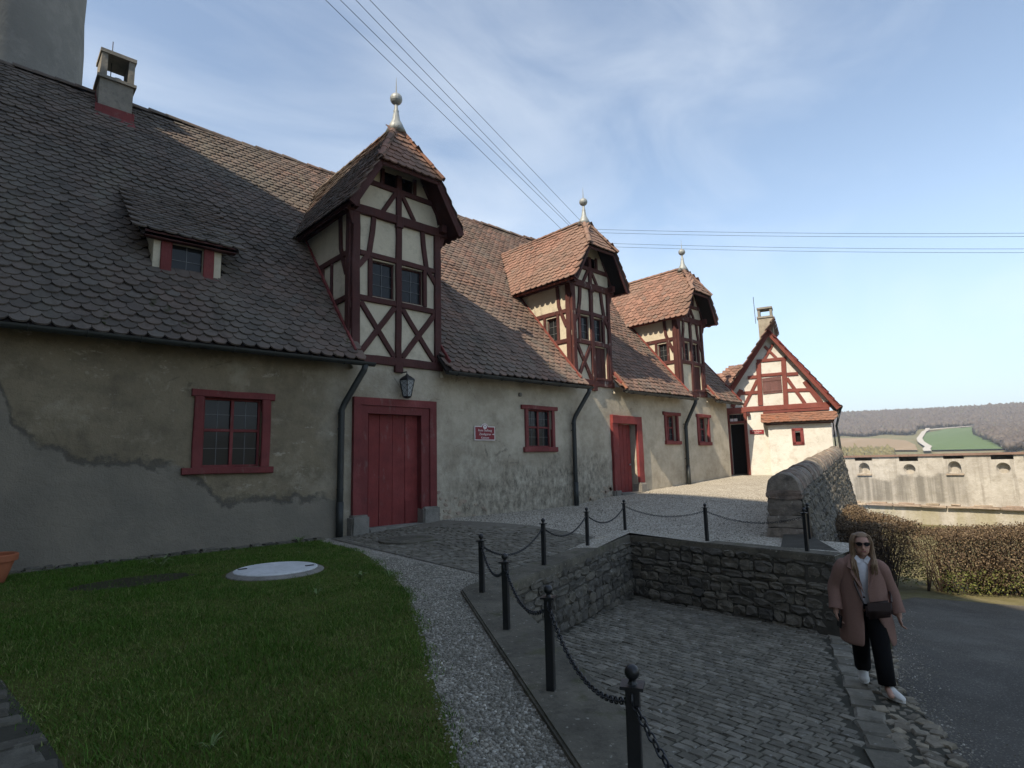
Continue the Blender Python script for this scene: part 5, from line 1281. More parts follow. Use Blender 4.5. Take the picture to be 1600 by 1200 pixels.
mb = MB(); mb.add([(-9.6, 21.4, 34), (2.2, 21.4, 34), (2.2, 32.6, 34), (-9.6, 32.6, 34), (-3.7, 27, 41)], [(0, 1, 4), (1, 2, 4), (2, 3, 4), (3, 0, 4), (3, 2, 1, 0)]); mb.build('tower_roof', 'tile', keep)
wingc = thing('castle_wing', (-16, 8, 0), 'high castle wing with hipped roof standing left of the lawn', 'building')
CXE, CZE = -9.0, 19.0
mb = MB(); mb.box((-21, -14, -1), (CXE, 20, CZE)); mb.build('wall', 'plaster_castle', wingc)
rd = [(-21.5, -4.5, CZE), (CXE+.5, -4.5, CZE), (CXE+.5, 20.5, CZE), (-21.5, 20.5, CZE), (-15, 0.4, 31.6), (-15, 9.5, 31.6)]
mb = MB(); mb.add(rd, [(0, 1, 4), (1, 2, 5, 4), (2, 3, 5), (3, 0, 4, 5), (3, 2, 1, 0)]); mb.build('roof', 'tile', wingc)
mb = MB(); mb.add([(-21.5, -14.5, CZE), (CXE+.5, -14.5, CZE), (CXE+.5, -4.4, CZE), (-21.5, -4.4, CZE), (-15, -11, 22), (-15, -4.4, 22)], [(0, 1, 4), (1, 2, 5, 4), (2, 3, 5), (3, 0, 4, 5), (3, 2, 1, 0)]); mb.build('annex_roof', 'tile', wingc)
for z in (3, 8, 13):
    for y in np.arange(-8, 19, 3.6):
        mb = MB(); mb.box((CXE-.05, y, z), (CXE+.03, y+1.1, z+1.7)); mb.build('window', 'glass', wingc)
# ================================================================== POSTS AND CHAINS
POSTS = [(4.38, 5.34), (3.58, 4.03), (2.85, 2.79), (1.985, 1.50), (1.26, 0.24), (6.13, 6.07), (7.98, 6.82), (9.95, 7.48), (9.78, 5.56), (9.66, 3.80), (10.78, 4.18)]
PL = ['black iron chain post where the coping turns beside the worn paving', 'second chain post down the front coping from its turn', 'third chain post down the front coping from its turn', 'fourth chain post down the front coping with its ball top close up', 'fifth chain post down the front coping from its turn',
      'first chain post after the turn above the long yard wall', 'second chain post after the turn above the long yard wall', 'chain post at the inner corner of the sunken yard', 'chain post midway along the short back wall of the yard', 'last chain post beside the stone buttress', 'short iron post tucked against the end of the parapet']
pm = MB(); w = .027
V, F = bar((0, 0, 0), (0, 0, .575), .054, .054, (0, 1, 0), jit=0, ch=.004, seg=1); pm.add(V, F); pm_shaft = pm
def shaft_mesh():
    m = bpy.data.meshes.new('shaft'); m.from_pydata([tuple(v) for v in pm.v], [], pm.f); m.materials.append(MT['iron']); return m
c_ = MB(); c_.box((-.045, -.045, .575), (.045, .045, .587)); c_.lathe([(.02, .587), (.014, .598), (.014, .604)], (0, 0, 0), 10)
b_ = MB(); b_.lathe([(.030*math.sin(t), -.030*math.cos(t)) for t in np.linspace(.15, math.pi-.12, 9)], (0, 0, .630), 14)
e_ = MB(); e_.tube([(.035*math.cos(t), 0, .535+.035*math.sin(t)) for t in np.linspace(0, 2*math.pi, 11)], .006, 5, False)
def mk(mb, nm, mat, sm=False):
    m = bpy.data.meshes.new(nm); m.from_pydata([tuple(v) for v in mb.v], [], mb.f); m.materials.append(MT[mat])
    if sm: m.polygons.foreach_set('use_smooth', [True]*len(m.polygons))
    return m
PM = [('shaft', shaft_mesh()), ('cap', mk(c_, 'cap', 'iron')), ('ball', mk(b_, 'ball', 'iron', True)), ('eyelet', mk(e_, 'eyelet', 'chain_iron'))]
ptop = []
for i, (x, y) in enumerate(POSTS):
    z = CT-.008 if i < 10 else 0.03
    t = thing('chain_post', (x, y, z), PL[i], 'post', 'black chain posts around the sunken yard'); t.rotation_euler = (random.uniform(-.012, .012), random.uniform(-.012, .012), math.radians(30 if i < 5 else 19 if i < 8 else 0))
    for nm, me in PM:
        o = bpy.data.objects.new(nm, me); COL.objects.link(o); o.parent = t
    ptop.append(Vector((x, y, z+.525)))
# one link: a flattened ring
def ring(L, Wd, r, seg=12, s2=6):
    V = []; F = []
    for i in range(seg):
        a = 2*math.pi*i/seg; cx, cy = math.cos(a)*Wd, math.sin(a)*Wd; cx += (L-Wd)*(1 if cx > 0 else -1)
        nx, ny = math.cos(a), math.sin(a)
        for k in range(s2):
            b = 2*math.pi*k/s2; V.append((cx+nx*r*math.cos(b), cy+ny*r*math.cos(b), r*math.sin(b)))
    for i in range(seg):
        for k in range(s2): F.append((i*s2+k, ((i+1) % seg)*s2+k, ((i+1) % seg)*s2+(k+1) % s2, i*s2+(k+1) % s2))
    return V, F
RV, RF = ring(.0225, .0125, .0042)
link_me = bpy.data.meshes.new('link'); link_me.from_pydata(RV, [], RF); link_me.materials.append(MT['chain_iron']); link_me.polygons.foreach_set('use_smooth', [True]*len(RF))
CH = [(0, 1, .17, 1, 'chain hanging from the turn of the coping down to the second front post'), (1, 2, .17, 1, 'chain hanging between second and third front posts'), (2, 3, .17, 1, 'heavy chain hanging between third and fourth front posts'), (3, 4, .17, 1, 'heavy chain falling away from the fourth front post'),
      (0, 5, .22, 0, 'chain hanging from the turn of the coping along the worn paving'), (5, 6, .22, 0, 'chain hanging between first and second posts over the long yard wall'), (6, 7, .22, 0, 'chain hanging up to the post at the inner yard corner'), (7, 8, .15, 0, 'chain hanging from the inner corner post over the short wall'), (8, 9, .15, 0, 'chain hanging to the last post by the buttress')]
for (i, j, sag, objs, lab) in CH:
    A, B = ptop[i], ptop[j]; d = B-A
    pts = [A+d*t-Vector((0, 0, sag*4*t*(1-t))) for t in np.linspace(.02, .98, 120)]
    cum = [0]
    for p, q in zip(pts[:-1], pts[1:]): cum.append(cum[-1]+(q-p).length)
    n = int(cum[-1]/.0365); ch_ = thing('chain', (A+B)/2-Vector((0, 0, sag)), lab, 'chain', 'chains between the black posts'); mb = MB(); k = 0
    for q in range(n+1):
        s = cum[-1]*q/n
        while k < len(cum)-2 and cum[k+1] < s: k += 1
        f = (s-cum[k])/(cum[k+1]-cum[k]); p = pts[k].lerp(pts[k+1], f); t = (pts[k+1]-pts[k]).normalized()
        sd_ = t.cross(Vector((0, 0, 1))).normalized(); up = sd_.cross(t)
        if q % 2: sd_, up = up, -sd_
        m = Matrix.Identity(4)
        for r in range(3): m[r][0], m[r][1], m[r][2], m[r][3] = t[r], sd_[r], up[r], p[r]
        if objs:
            o = bpy.data.objects.new('link', link_me); COL.objects.link(o); o.parent = ch_; o.matrix_parent_inverse = WM(ch_).inverted(); o.matrix_basis = m
        else: mb.add([m @ Vector(v) for v in RV], RF)
    if mb.v: mb.build('links', 'chain_iron', ch_, True)

# ================================================================== SMALL THINGS
# white manhole lid on a raised ring
mh = thing('shaft_cover', (3.35, 8.78, 0), 'round white shaft cover on a raised concrete ring in the lawn', 'manhole cover')
mb = MB(); mb.lathe([(.68, -.06), (.66, .02), (.62, .04), (.59, .05)], (3.35, 8.78, 0), 36); mb.build('ring', 'block_stone', mh)
mb = MB(); mb.lathe([(.575, .03), (.57, .06), (.545, .068), (.54, .062)], (3.35, 8.78, 0), 40); mb.build('rim', 'white_paint', mh)
mb = MB(); mb.lathe([(.525, .04), (.525, .064), (.50, .069), (.2, .073), (.01, .074)], (3.35, 8.78, 0), 40); mb.build('lid', 'white_paint', mh, False)
for a in (2.6, 5.75):
    q = Vector((3.35+.46*math.cos(a), 8.78+.46*math.sin(a), .073)); mb = MB(); mb.box((q.x-.06, q.y-.02, q.z-.003), (q.x+.06, q.y+.02, q.z+.008)); mb.build('lifting_slot', 'iron', mh)
dm = thing('drain_cover', (6.5, 10.15, 0), 'round grey drain cover flush with the worn paving', 'manhole cover'); z0 = gz(6.5, 10.15)
mb = MB(); mb.lathe([(.62, -.03), (.62, .026), (.50, .030)], (6.5, 10.15, z0), 36); mb.build('ring', 'concrete', dm)
mb = MB(); mb.lathe([(.475, .0), (.475, .034), (.46, .038), (.01, .040)], (6.5, 10.15, z0), 36); mb.build('lid', 'concrete', dm)
for a in (2.3, 5.4):
    q = (6.5+.36*math.cos(a), 10.15+.36*math.sin(a)); mb = MB(); mb.box((q[0]-.05, q[1]-.025, z0+.035), (q[0]+.05, q[1]+.025, z0+.044)); mb.build('lifting_slot', 'iron', dm)
# terracotta pot
pt = thing('flower_pot', (0.24, 11.05, 0), 'large terracotta flower pot against the foot of the wall', 'flower pot')
mb = MB(); mb.lathe([(.19, 0), (.20, .01), (.29, .30), (.285, .31)], (0.24, 11.05, 0), 32); mb.build('body', 'terracotta', pt, True)
mb = MB(); mb.lathe([(.30, .30), (.325, .305), (.33, .385), (.315, .40), (.285, .39), (.28, .33)], (0.24, 11.05, 0), 32); mb.build('rim', 'terracotta', pt, False)
mb = MB(); mb.lathe([(.28, .31), (.01, .335)], (0.24, 11.05, 0), 24); mb.build('soil', 'soil', pt)
# lantern over the great door
ln = thing('wall_lantern', (7.43, 11.75, 3.1), 'black leaded wall lantern over the great red door', 'lantern')
lx_, ly_, lz = 7.43, 11.74, 3.08
def frust(mb, h0, h1, r0, r1, seg=6, r=None):
    mb.lathe([(r0, h0), (r1, h1)], (lx_, ly_, lz), seg, r)
mb = MB(); frust(mb, .03, .40, .105, .185); mb.build('glass', 'lantern_glass', ln)
mb = MB(); mb.lathe([(.205, .40), (.20, .43), (.12, .49), (.05, .53), (.03, .56)], (lx_, ly_, lz), 6); mb.build('hood', 'iron', ln)
mb = MB(); mb.lathe([(.03, -.02), (.09, .0), (.115, .03)], (lx_, ly_, lz), 6); mb.build('base', 'iron', ln)
for k in range(6):
    a = math.pi/3*k; mb = MB(); mb.tube([(lx_+.108*math.cos(a), ly_+.108*math.sin(a), lz+.03), (lx_+.19*math.cos(a), ly_+.19*math.sin(a), lz+.40)], .010, 5); mb.build('glazing_rib', 'iron', ln)
mb = MB()
for k in range(6):
    a0, a1 = math.pi/3*k, math.pi/3*(k+1); C_ = lambda a, h: Vector((lx_+(.108+.082*h)*math.cos(a), ly_+(.108+.082*h)*math.sin(a), lz+.03+.37*h))
    for i in range(3):
        for (s0, s1) in ((0, 1), (1, 0)):
            h0, h1 = i/3, min(1, i/3+.42)
            p, q = C_(a0, h0).lerp(C_(a1, h0), s0), C_(a0, h1).lerp(C_(a1, h1), s1); mb.tube([p, q], .004, 4)
mb.build('lattice', 'iron', ln)
mb = MB(); mb.tube([(lx_, 12.0, lz+.62), (lx_, ly_+.02, lz+.62), (lx_, ly_, lz+.55)], .015, 6); mb.build('bracket', 'iron', ln)
# signs
def text(body, size, loc, rot, mat, parent, name='lettering', sx=1.0):
    c = bpy.data.curves.new(name, 'FONT'); c.body = body; c.size = size; c.align_x = 'CENTER'; c.align_y = 'CENTER'; c.extrude = .0015; c.resolution_u = 2
    o = bpy.data.objects.new(name, c); COL.objects.link(o); o.location = loc; o.rotation_euler = rot; o.scale = (sx, 1, 1)
    dg = bpy.context.evaluated_depsgraph_get(); me = bpy.data.meshes.new_from_object(o.evaluated_get(dg)); me.transform(Matrix.LocRotScale(Vector(loc), Matrix(Matrix.Identity(3)) if False else __import__('mathutils').Euler(rot), Vector((sx, 1, 1))))
    bpy.data.objects.remove(o, do_unlink=True); me.materials.clear(); return link(name, me, mat, parent)
def signboard(cx, cz, w, h, y, label, lines, rx=(math.pi/2, 0, 0)):
    t = thing('direction_sign', (cx, y, cz), label, 'sign')
    def plate(nm, e, d0, mat):
        P = [(-w/2-e, -h/2-e), (w/2+e, -h/2-e), (w/2+e, h/2+e), (.10+e, h/2+e)]+[(math.cos(a)*(.095+e), h/2+.0+math.sin(a)*(.075+e)) for a in np.linspace(.25, math.pi-.25, 9)]+[(-.10-e, h/2+e), (-w/2-e, h/2+e)]
        n = len(P); V = [(cx+a, y-d0, cz+b) for a, b in P]+[(cx+a, y+.02, cz+b) for a, b in P]
        return mesh_obj(nm, V, [tuple(range(n))]+[(i, i+n, (i+1) % n+n, (i+1) % n) for i in range(n)], mat, t)
    plate('border', .022, .0, 'sign_white'); plate('face', 0, .004, 'sign_red')
    mb = MB(); V = [(cx+.068*math.cos(a), y-.006, cz+h/2+.005+.062*math.sin(a)) for a in np.linspace(0, 6.283, 21)[:-1]]; mesh_obj('emblem', V, [tuple(range(20))], 'sign_white', t)
    text('H', .06, (cx, y-.008, cz+h/2+.012), rx, 'sign_dark', t, 'emblem_mark')
    for (s, sz, dx, dz) in lines: text(s, sz, (cx+dx, y-.007, cz+dz), rx, 'sign_white', t)
    return t
sg_ = signboard(9.99, 2.295, .66, .33, 11.96, 'red sign with white border and lettering right of the great door', [('Rote Stallung', .088, -.0, .075), ('Zinnfiguren', .088, -.0, -.025), ('Kabinett', .08, 0, -.12)])
mb = MB(); mb.box((10.235, 11.9535, 2.263), (10.285, 11.955, 2.277)); mb.add([(10.28, 11.953, 2.245), (10.315, 11.953, 2.27), (10.28, 11.953, 2.295)], [(0, 1, 2)]); mb.build('arrow', 'sign_white', sg_)
hs_ = thing('house_sign', (HX, HRy, .7), 'narrow red sign on the gable house wall beside its doorway', 'sign')
sy, sz_ = my(11.97), mz(11.97, 2.63)
mb = MB(); mb.box((HX-.04, sy-.28, sz_-.09), (HX-.01, sy+.28, sz_+.09)); mb.build('board', 'sign_red', hs_)
text('Rote Stallung', .07, (HX-.043, sy, sz_+.03), (math.pi/2, 0, -math.pi/2), 'sign_white', hs_); text('Museum', .055, (HX-.043, sy, sz_-.045), (math.pi/2, 0, -math.pi/2), 'sign_white', hs_)
hs_.rotation_euler = (0, 0, HROT)
# overhead wires from behind the middle dormer: four to the upper left, four out over the valley
def wire(A, B, sag, lab, g, r=.009):
    A, B = Vector(A), Vector(B); mb = MB(); mb.tube([A.lerp(B, t)-Vector((0, 0, sag*4*t*(1-t))) for t in np.linspace(0, 1, 24)], r, 5); o = mb.build('overhead_wire', 'wire'); tag(o, lab, 'wire', g)
mst = thing('roof_mast', (22.56, 18.0, 11.4), 'thin steel wire mast on the stable ridge behind the middle dormer', 'mast')
mb = MB(); mb.tube([(22.56, 18, 11.2), (22.56, 18, 13.35)], .03, 8); mb.build('pole', 'gutter', mst)
WA = [((22.49, 18, 11.5), (-9, 8.09, 14.48)), ((22.54, 18, 12.08), (-9, 7.46, 13.98)), ((22.54, 18, 12.15), (-9, 6.87, 14.05)), ((22.59, 18, 12.9), (-9, 6.32, 13.44))]
for (a, b), w_ in zip(WA, ('lowest', 'second', 'third', 'topmost')): wire(a, b, 0.0, w_+' of four wires slanting up from behind the middle dormer over the stable roof', 'wires over the stable roof', .008)
WB = [((22.62, 18, 13.27), (32, .39, 9.95)), ((22.6, 18, 13.09), (32, .41, 9.82)), ((22.57, 18, 12.53), (32, .46, 9.31)), ((22.56, 18, 12.35), (32, .48, 9.16))]
for (a, b), w_ in zip(WB, ('topmost', 'second', 'third', 'lowest')): wire(a, b, 0.12, w_+' of four level wires running out above the gable house', 'wires over the valley side', .008)
for b, ins_ in ((mst, 0),):
    for z in (11.5, 12.1, 12.45, 12.9, 13.2):
        mb = MB(); mb.lathe([(.03, -.05), (.05, 0), (.03, .05)], (22.56, 18, z), 8); mb.build('insulator', 'white_paint', b)
up_ = thing('utility_pole', (32, .43, -2), 'wooden utility pole carrying the wires beyond the hedge', 'pole')
mb = MB(); mb.tube([(32, .43, -2.2), (32, .43, 10.3)], [.16, .11], 10); mb.build('pole', 'bark', up_)
mb = MB(); mb.tube([(31.9, -.2, 9.9), (31.9, 1.0, 9.9)], .05, 6); mb.build('cross_arm', 'bark', up_)
# ================================================================== HEDGES
def hedge(name, path, zb, zt, wid, n, label, cols, seed, green=0.0):
    rs = np.random.RandomState(seed); path = [Vector((*p,)) for p in path]
    t = thing(name, (path[0].x, path[0].y, zb), label, 'hedge')
    seg = [(b-a).length for a, b in zip(path[:-1], path[1:])]; tot = sum(seg)
    def at_(s):
        for a, b, l in zip(path[:-1], path[1:], seg):
            if s <= l: q = a.lerp(b, s/l); d = (b-a)/l; return q, Vector((-d.y, d.x))
            s -= l
        d = (path[-1]-path[-2]).normalized(); return path[-1], Vector((-d.y, d.x))
    pts = []; rr = []
    gpts = []
    for i in range(n):
        q, nn = at_(rs.rand()*tot)
        a = rs.rand()*2-1; a = math.copysign(abs(a)**.45, a); h = rs.rand()**.8
        if rs.rand() < .35: h = 1-rs.rand()*.1
        bul = 1+.12*math.sin(q.x*2.3+q.y*3.1)+.08*rs.randn()
        w_ = wid/2*(0.8+.25*math.sin(min(1, h*1.3)*math.pi*.8))*bul
        z = zb+.12+(zt-zb-.12)*h*(1+.05*math.sin(q.x*3+q.y*1.7)+.03*rs.randn())
        p = (q.x+nn.x*a*w_, q.y+nn.y*a*w_, z)
        if h < .42 and rs.rand() < green*(1.3-h*2): gpts.append(p)
        elif h > .12 or rs.rand() < .3: pts.append(p)
    def leaves(P, nm, mat, sz):
        P = np.array(P); n = len(P); v = rs.randn(n, 3); v /= np.linalg.norm(v, axis=1)[:, None]; u = np.cross(v, rs.randn(n, 3)); u /= np.linalg.norm(u, axis=1)[:, None]
        s = sz*(.6+.8*rs.rand(n))[:, None]; w2 = s*.55
        Vn = np.stack([P-u*s, P+v*w2, P+u*s, P-v*w2], 1); o = fast(nm, Vn, [(0, 1, 2, 3)], [], mat, rs.rand(n), t); tag(o, kind='stuff')
    leaves(pts, 'foliage', 'hedge_leaf', .021)
    if gpts: leaves(gpts, 'green_shoots', 'hedge_green', .026)
    mb = MB()
    for i in range(int(tot*22)):
        q, nn = at_(rs.rand()*tot); b = Vector((q.x+nn.x*rs.uniform(-.2, .2), q.y+nn.y*rs.uniform(-.2, .2), zb-.1))
        for k in range(5):
            e = b+Vector((rs.uniform(-.55, .55), rs.uniform(-.55, .55), (zt-zb)*rs.uniform(.7, 1.14))); m_ = b.lerp(e, .5)+Vector((rs.uniform(-.1, .1), rs.uniform(-.1, .1), .1)); mb.tube([b, m_, e], [.012, .007, .002], 4, False)
    mb.build('stems', 'bark', t)
hedge('beech_hedge', [(19.5, 6.95), (17.2, 5.9), (15.6, 4.55), (15.3, 4.1)], zl(16), -.06, 1.7, 60000, 'dark reddish hedge in shade below the parapet wall', None, 1, .25)
hedge('clipped_hedge', [(16.3, 3.75), (17.3, 2.5), (18.6, .9), (20.5, -1.3), (23, -4.5)], zl(17)-.05, -.22, 1.6, 110000, 'sunlit brown clipped hedge along the far side of the road', None, 2, .55)
# weeds and tufts in the lawn
def weed(x, y, n, s, lab):
    t = thing('weed_plant', (x, y, 0), lab, 'plant', 'weeds growing in the lawn'); mb = MB()
    for i in range(n):
        a = random.random()*6.28; l = s*random.uniform(.6, 1.1); w_ = l*.075; d = Vector((math.cos(a), math.sin(a), 0)); sd = Vector((-d.y, d.x, 0)); b = Vector((x, y, .01))
        m_ = b+d*l*.5+Vector((0, 0, l*.55)); e = b+d*l+Vector((0, 0, l*random.uniform(.3, .75)))
        mb.add([b-sd*w_*.2, b+sd*w_*.2, m_+sd*w_, m_-sd*w_, e], [(0, 1, 2, 3), (3, 2, 4)])
    mb.build('leaves', 'weed', t)
WL = [(3.9, 7.3, 16, .16), (4.25, 7.15, 12, .12), (3.1, 6.85, 8, .12), (4.3, 10.2, 9, .10), (2.25, 10.6, 12, .26), (4.9, 11.7, 14, .2), (1.05, 3.6, 10, .10)]
WD = ['leafy grey green weed standing between shaft cover and gravel', 'smaller grey green weed next to the gravel edge', 'low weed with narrow leaves before the shaft cover', 'small weed in the grass behind the shaft cover', 'long bladed grass tuft near the bare patch', 'grass tuft at the foot of the first downpipe', 'tiny weed beside the cobbled path']
for (x, y, n, s), l in zip(WL, WD): weed(x, y, n, s, l)
# bare soil patch
R = random.Random(3); P = [(1.75+.75*math.cos(t)*R.uniform(.8, 1.1), 9.6+.42*math.sin(t)*R.uniform(.8, 1.1)) for t in np.linspace(0, 6.28, 22)[:-1]]
poly_sheet('bare_patch', P, 'soil', lambda x, y: 0, .012)

# ================================================================== VALLEY AND HILL
RR = [0, 60, 200, 380, 700, 960, 1100, 1500, 4000]; ZZ = [-5, -6, -22, .7, 22.5, 56, 61, 55, 50]
def tz(x, y):
    r = math.hypot(x, y); th = math.degrees(math.atan2(y, x)); k = 1+.10*math.sin(th*.35+1.3) if r > 750 else 1
    z = float(np.interp(r, RR, ZZ)); return z if r < 700 else 22.5+(z-22.5)*(1-.04*math.sin(th*.21))
V = []; F = []; rs_ = [40, 60, 90, 130, 200, 260, 320, 350, 380, 420, 460, 500, 540, 580, 620, 660, 700, 740, 780, 830, 880, 920, 960, 1000, 1100, 1300, 1600]; ths = np.radians(np.arange(-100, 161, 1.5))
for r in rs_:
    for t in ths: x, y = r*math.cos(t), r*math.sin(t); V.append((x, y, tz(x, y)))
nt = len(ths)
for i in range(len(rs_)-1):
    for j in range(nt-1): F.append((i*nt+j, (i+1)*nt+j, (i+1)*nt+j+1, i*nt+j+1))
tag(mesh_obj('terrain', V, F, 'terrain', smooth=True), kind='structure')
def drape(name, P, mat, lift):
    me = bpy.data.meshes.new(name); bm = bmesh.new(); f = bm.faces.new([bm.verts.new((x, y, 0)) for x, y in P]); bmesh.ops.triangulate(bm, faces=[f])
    for _ in range(4):
        L = [e for e in bm.edges if e.calc_length() > 25]
        if not L: break
        bmesh.ops.subdivide_edges(bm, edges=L, cuts=1); bmesh.ops.triangulate(bm, faces=bm.faces[:])
    for v in bm.verts: v.co.z = tz(v.co.x, v.co.y)+lift
    bm.to_mesh(me); bm.free(); return tag(link(name, me, mat), kind='structure')
GREEN = [(394.4, 83.0), (488.1, 108.4), (633.5, 136.5), (696.0, 135.0), (716.0, 107.3), (577.2, 88.7), (484.1, 69.3), (396.7, 51.0)]
BROWN = [(576.2, 190.9), (546.5, 147.4), (509.4, 123.0), (452.2, 104.1), (395.8, 90.2), (403.2, 134.3)]
drape('green_field', GREEN, 'field_green', 1.0); drape('brown_field', BROWN, 'field_brown', 1.0)
def ribbon(name, L, w_, mat, lift):
    V = []; F = []
    for i in range(len(L)):
        a, b = Vector(L[max(0, i-1)]), Vector(L[min(len(L)-1, i+1)]); d = (b-a).normalized(); nn = Vector((-d.y, d.x))*w_/2; p = Vector(L[i])
        for q in (p+nn, p-nn): V.append((q.x, q.y, tz(q.x, q.y)+lift))
    for i in range(len(L)-1): F.append((2*i, 2*i+1, 2*i+3, 2*i+2))
    return tag(mesh_obj(name, V, F, mat), kind='structure')
def dens(L, k=6):
    out = []
    for a, b in zip(L[:-1], L[1:]): out += [tuple(Vector(a).lerp(Vector(b), i/k)) for i in range(k)]
    return out+[L[-1]]
ribbon('valley_road', dens([(705, 150), (687.5, 146.8), (648.8, 141.2), (590, 130), (523.0, 117.2), (480, 107), (450.3, 98.8), (420, 90), (395.8, 86.0), (380, 82)]), 3.6, 'track', 1.6)
ribbon('field_track', dens([(688, 146), (696, 138), (716, 109), (722, 96)]), 5, 'track', 1.8)
ribbon('field_path', dens([(640, 96), (578.9, 90.9), (498.9, 71.3), (395.8, 50.6)]), 4, 'track', 1.8)
# bare woods on the hillside
def icos(sub):
    bm = bmesh.new(); bmesh.ops.create_icosphere(bm, subdivisions=sub, radius=1); v = np.array([x.co for x in bm.verts]); f = [tuple(q.index for q in p.verts) for p in bm.faces]; bm.free(); return v, f
IV, IF = icos(1)
def forest_ok(x, y):
    r = math.hypot(x, y); th = math.degrees(math.atan2(y, x)); el = (tz(x, y)-1.5)/r
    if th < 7.4: return el > -.01
    if th < 9.0: return el > .002+(th-7.4)*.0115
    if th < 12.9: return el > .0335
    return el > .0268-.0012*math.sin(th*2)
FP = []; rs3 = np.random.RandomState(4)
while len(FP) < 36000:
    th = math.radians(rs3.uniform(-3, 26)); r = math.sqrt(rs3.uniform(380**2, 1090**2)); x, y = r*math.cos(th), r*math.sin(th)
    if forest_ok(x, y): FP.append((x, y, tz(x, y)))
FP = np.array(FP); n = len(FP); S_ = np.c_[1.3+1.6*rs3.rand(n), 1.3+1.6*rs3.rand(n), 1.5+1.7*rs3.rand(n)]
Vn = IV[None]*S_[:, None, :]*np.clip(1+.42*rs3.randn(n, len(IV), 1), .2, 2)+FP[:, None, :]+np.array([0, 0, 3.5])
o = fast('hillside_wood', Vn, [], IF, 'forest', rs3.rand(n)); tag(o, 'bare brown wood covering the far hillside', 'woodland', kind='stuff')
SP = []
while len(SP) < 320:
    th = math.radians(rs3.uniform(14.6, 19.0)); r = rs3.uniform(330, 400); x, y = r*math.cos(th), r*math.sin(th); SP.append((x, y, tz(x, y)))
SP = np.array(SP); n = len(SP); S_ = np.c_[1+1.6*rs3.rand(n), 1+1.6*rs3.rand(n), 1.5+2.5*rs3.rand(n)]
Vn = IV[None]*S_[:, None, :]*(1+.3*rs3.randn(n, len(IV), 1))+SP[:, None, :]+np.array([0, 0, 1.2])
o = fast('valley_scrub', Vn, [], IF, 'scrub', rs3.rand(n)); tag(o, 'pale green scrub behind the rampart wall', 'bushes', kind='stuff')

# ================================================================== AIR
hb_ = MB(); hb_.box((-1650, -1680, -26), (1680, 1680, 95)); hzb = hb_.build('haze', None); tag(hzb, 'thin spring haze lying over the valley', 'haze', kind='stuff')
hm_ = bpy.data.materials.new('haze'); hm_.use_nodes = True; ht = hm_.node_tree; ht.nodes.clear(); ho = ht.nodes.new('ShaderNodeOutputMaterial'); hvn = ht.nodes.new('ShaderNodeVolumePrincipled')
hvn.inputs['Color'].default_value = (0.86, 0.92, 1.0, 1); hvn.inputs['Density'].default_value = 0.00042; hvn.inputs['Anisotropy'].default_value = 0.2; ht.links.new(hvn.outputs[0], ho.inputs['Volume']); hzb.data.materials.append(hm_)
# ================================================================== PERSON WALKING UP THE DRIVE
PX_, PY_ = 7.16, 2.27; PZ_ = zl(7.16)+.055
me_t = thing('person', (PX_, PY_, PZ_), 'person in a long pinkish brown coat and sunglasses walking beside the road', 'person')
PROT = math.radians(-72.4+6)
me_t.rotation_euler = (0, 0, PROT)
PMX = Matrix.Translation((PX_, PY_, PZ_)) @ Matrix.Rotation(PROT, 4, 'Z')
def lobj(name, V, F, mat, smooth=True, parent=me_t):
    me = bpy.data.meshes.new(name); me.from_pydata([tuple(v) for v in V], [], F); me.materials.append(MT[mat])
    if smooth: me.polygons.foreach_set('use_smooth', [True]*len(F))
    o = bpy.data.objects.new(name, me); COL.objects.link(o); o.parent = parent; return o
def capsule(mb, p, q, r0, r1, n=7, seg=12):
    p, q = Vector(p), Vector(q); d = q-p; L = max(d.length, 1e-5); d.normalize(); prof = []
    for i in range(n): t = -math.pi/2+math.pi/2*i/(n-1); prof.append((p+d*r0*math.sin(t), r0*math.cos(t)))
    for i in range(n): t = math.pi/2*i/(n-1); prof.append((q+d*r1*math.sin(t), r1*math.cos(t)))
    mb.tube([a for a, _ in prof], [max(b, .0005) for _, b in prof], seg)
def capsule_axis(mb, p, q, r0, r1, seg=12):
    p, q = Vector(p), Vector(q); d = (q-p).normalized(); ref = Vector((0, 0, 1)) if abs(d.z) < .9 else Vector((1, 0, 0)); x = d.cross(ref).normalized(); y = x.cross(d)
    rings = [(p+d*r0*math.sin(t), r0*math.cos(t)) for t in np.linspace(-1.45, 0, 5)]+[(q+d*r1*math.sin(t), r1*math.cos(t)) for t in np.linspace(0, 1.45, 5)]
    V = [c+(x*math.cos(a)+y*math.sin(a))*r for c, r in rings for a in np.linspace(0, 2*math.pi, seg+1)[:-1]]; m = len(rings)
    F = [(i*seg+k, i*seg+(k+1) % seg, (i+1)*seg+(k+1) % seg, (i+1)*seg+k) for i in range(m-1) for k in range(seg)]+[tuple(range(seg))[::-1], tuple((m-1)*seg+k for k in range(seg))]
    mb.add(V, F)
def ellip(mb, c, r, n=10, seg=16):
    V = []; c = Vector(c)
    for i in range(n+1):
        t = -math.pi/2+math.pi*(i+.02)/(n+.04)
        for k in range(seg): a = 2*math.pi*k/seg; V.append((c.x+r[0]*math.cos(t)*math.cos(a), c.y+r[1]*math.cos(t)*math.sin(a), c.z+r[2]*math.sin(t)))
    F = [(i*seg+k, i*seg+(k+1) % seg, (i+1)*seg+(k+1) % seg, (i+1)*seg+k) for i in range(n) for k in range(seg)]+[tuple(range(seg))[::-1], tuple(n*seg+k for k in range(seg))]
    mb.add(V, F)
HCx, HCy, HCz = .025, -.04, 1.475
bd = MB(); cap = lambda p, q, a, b: capsule_axis(bd, p, q, a, b)
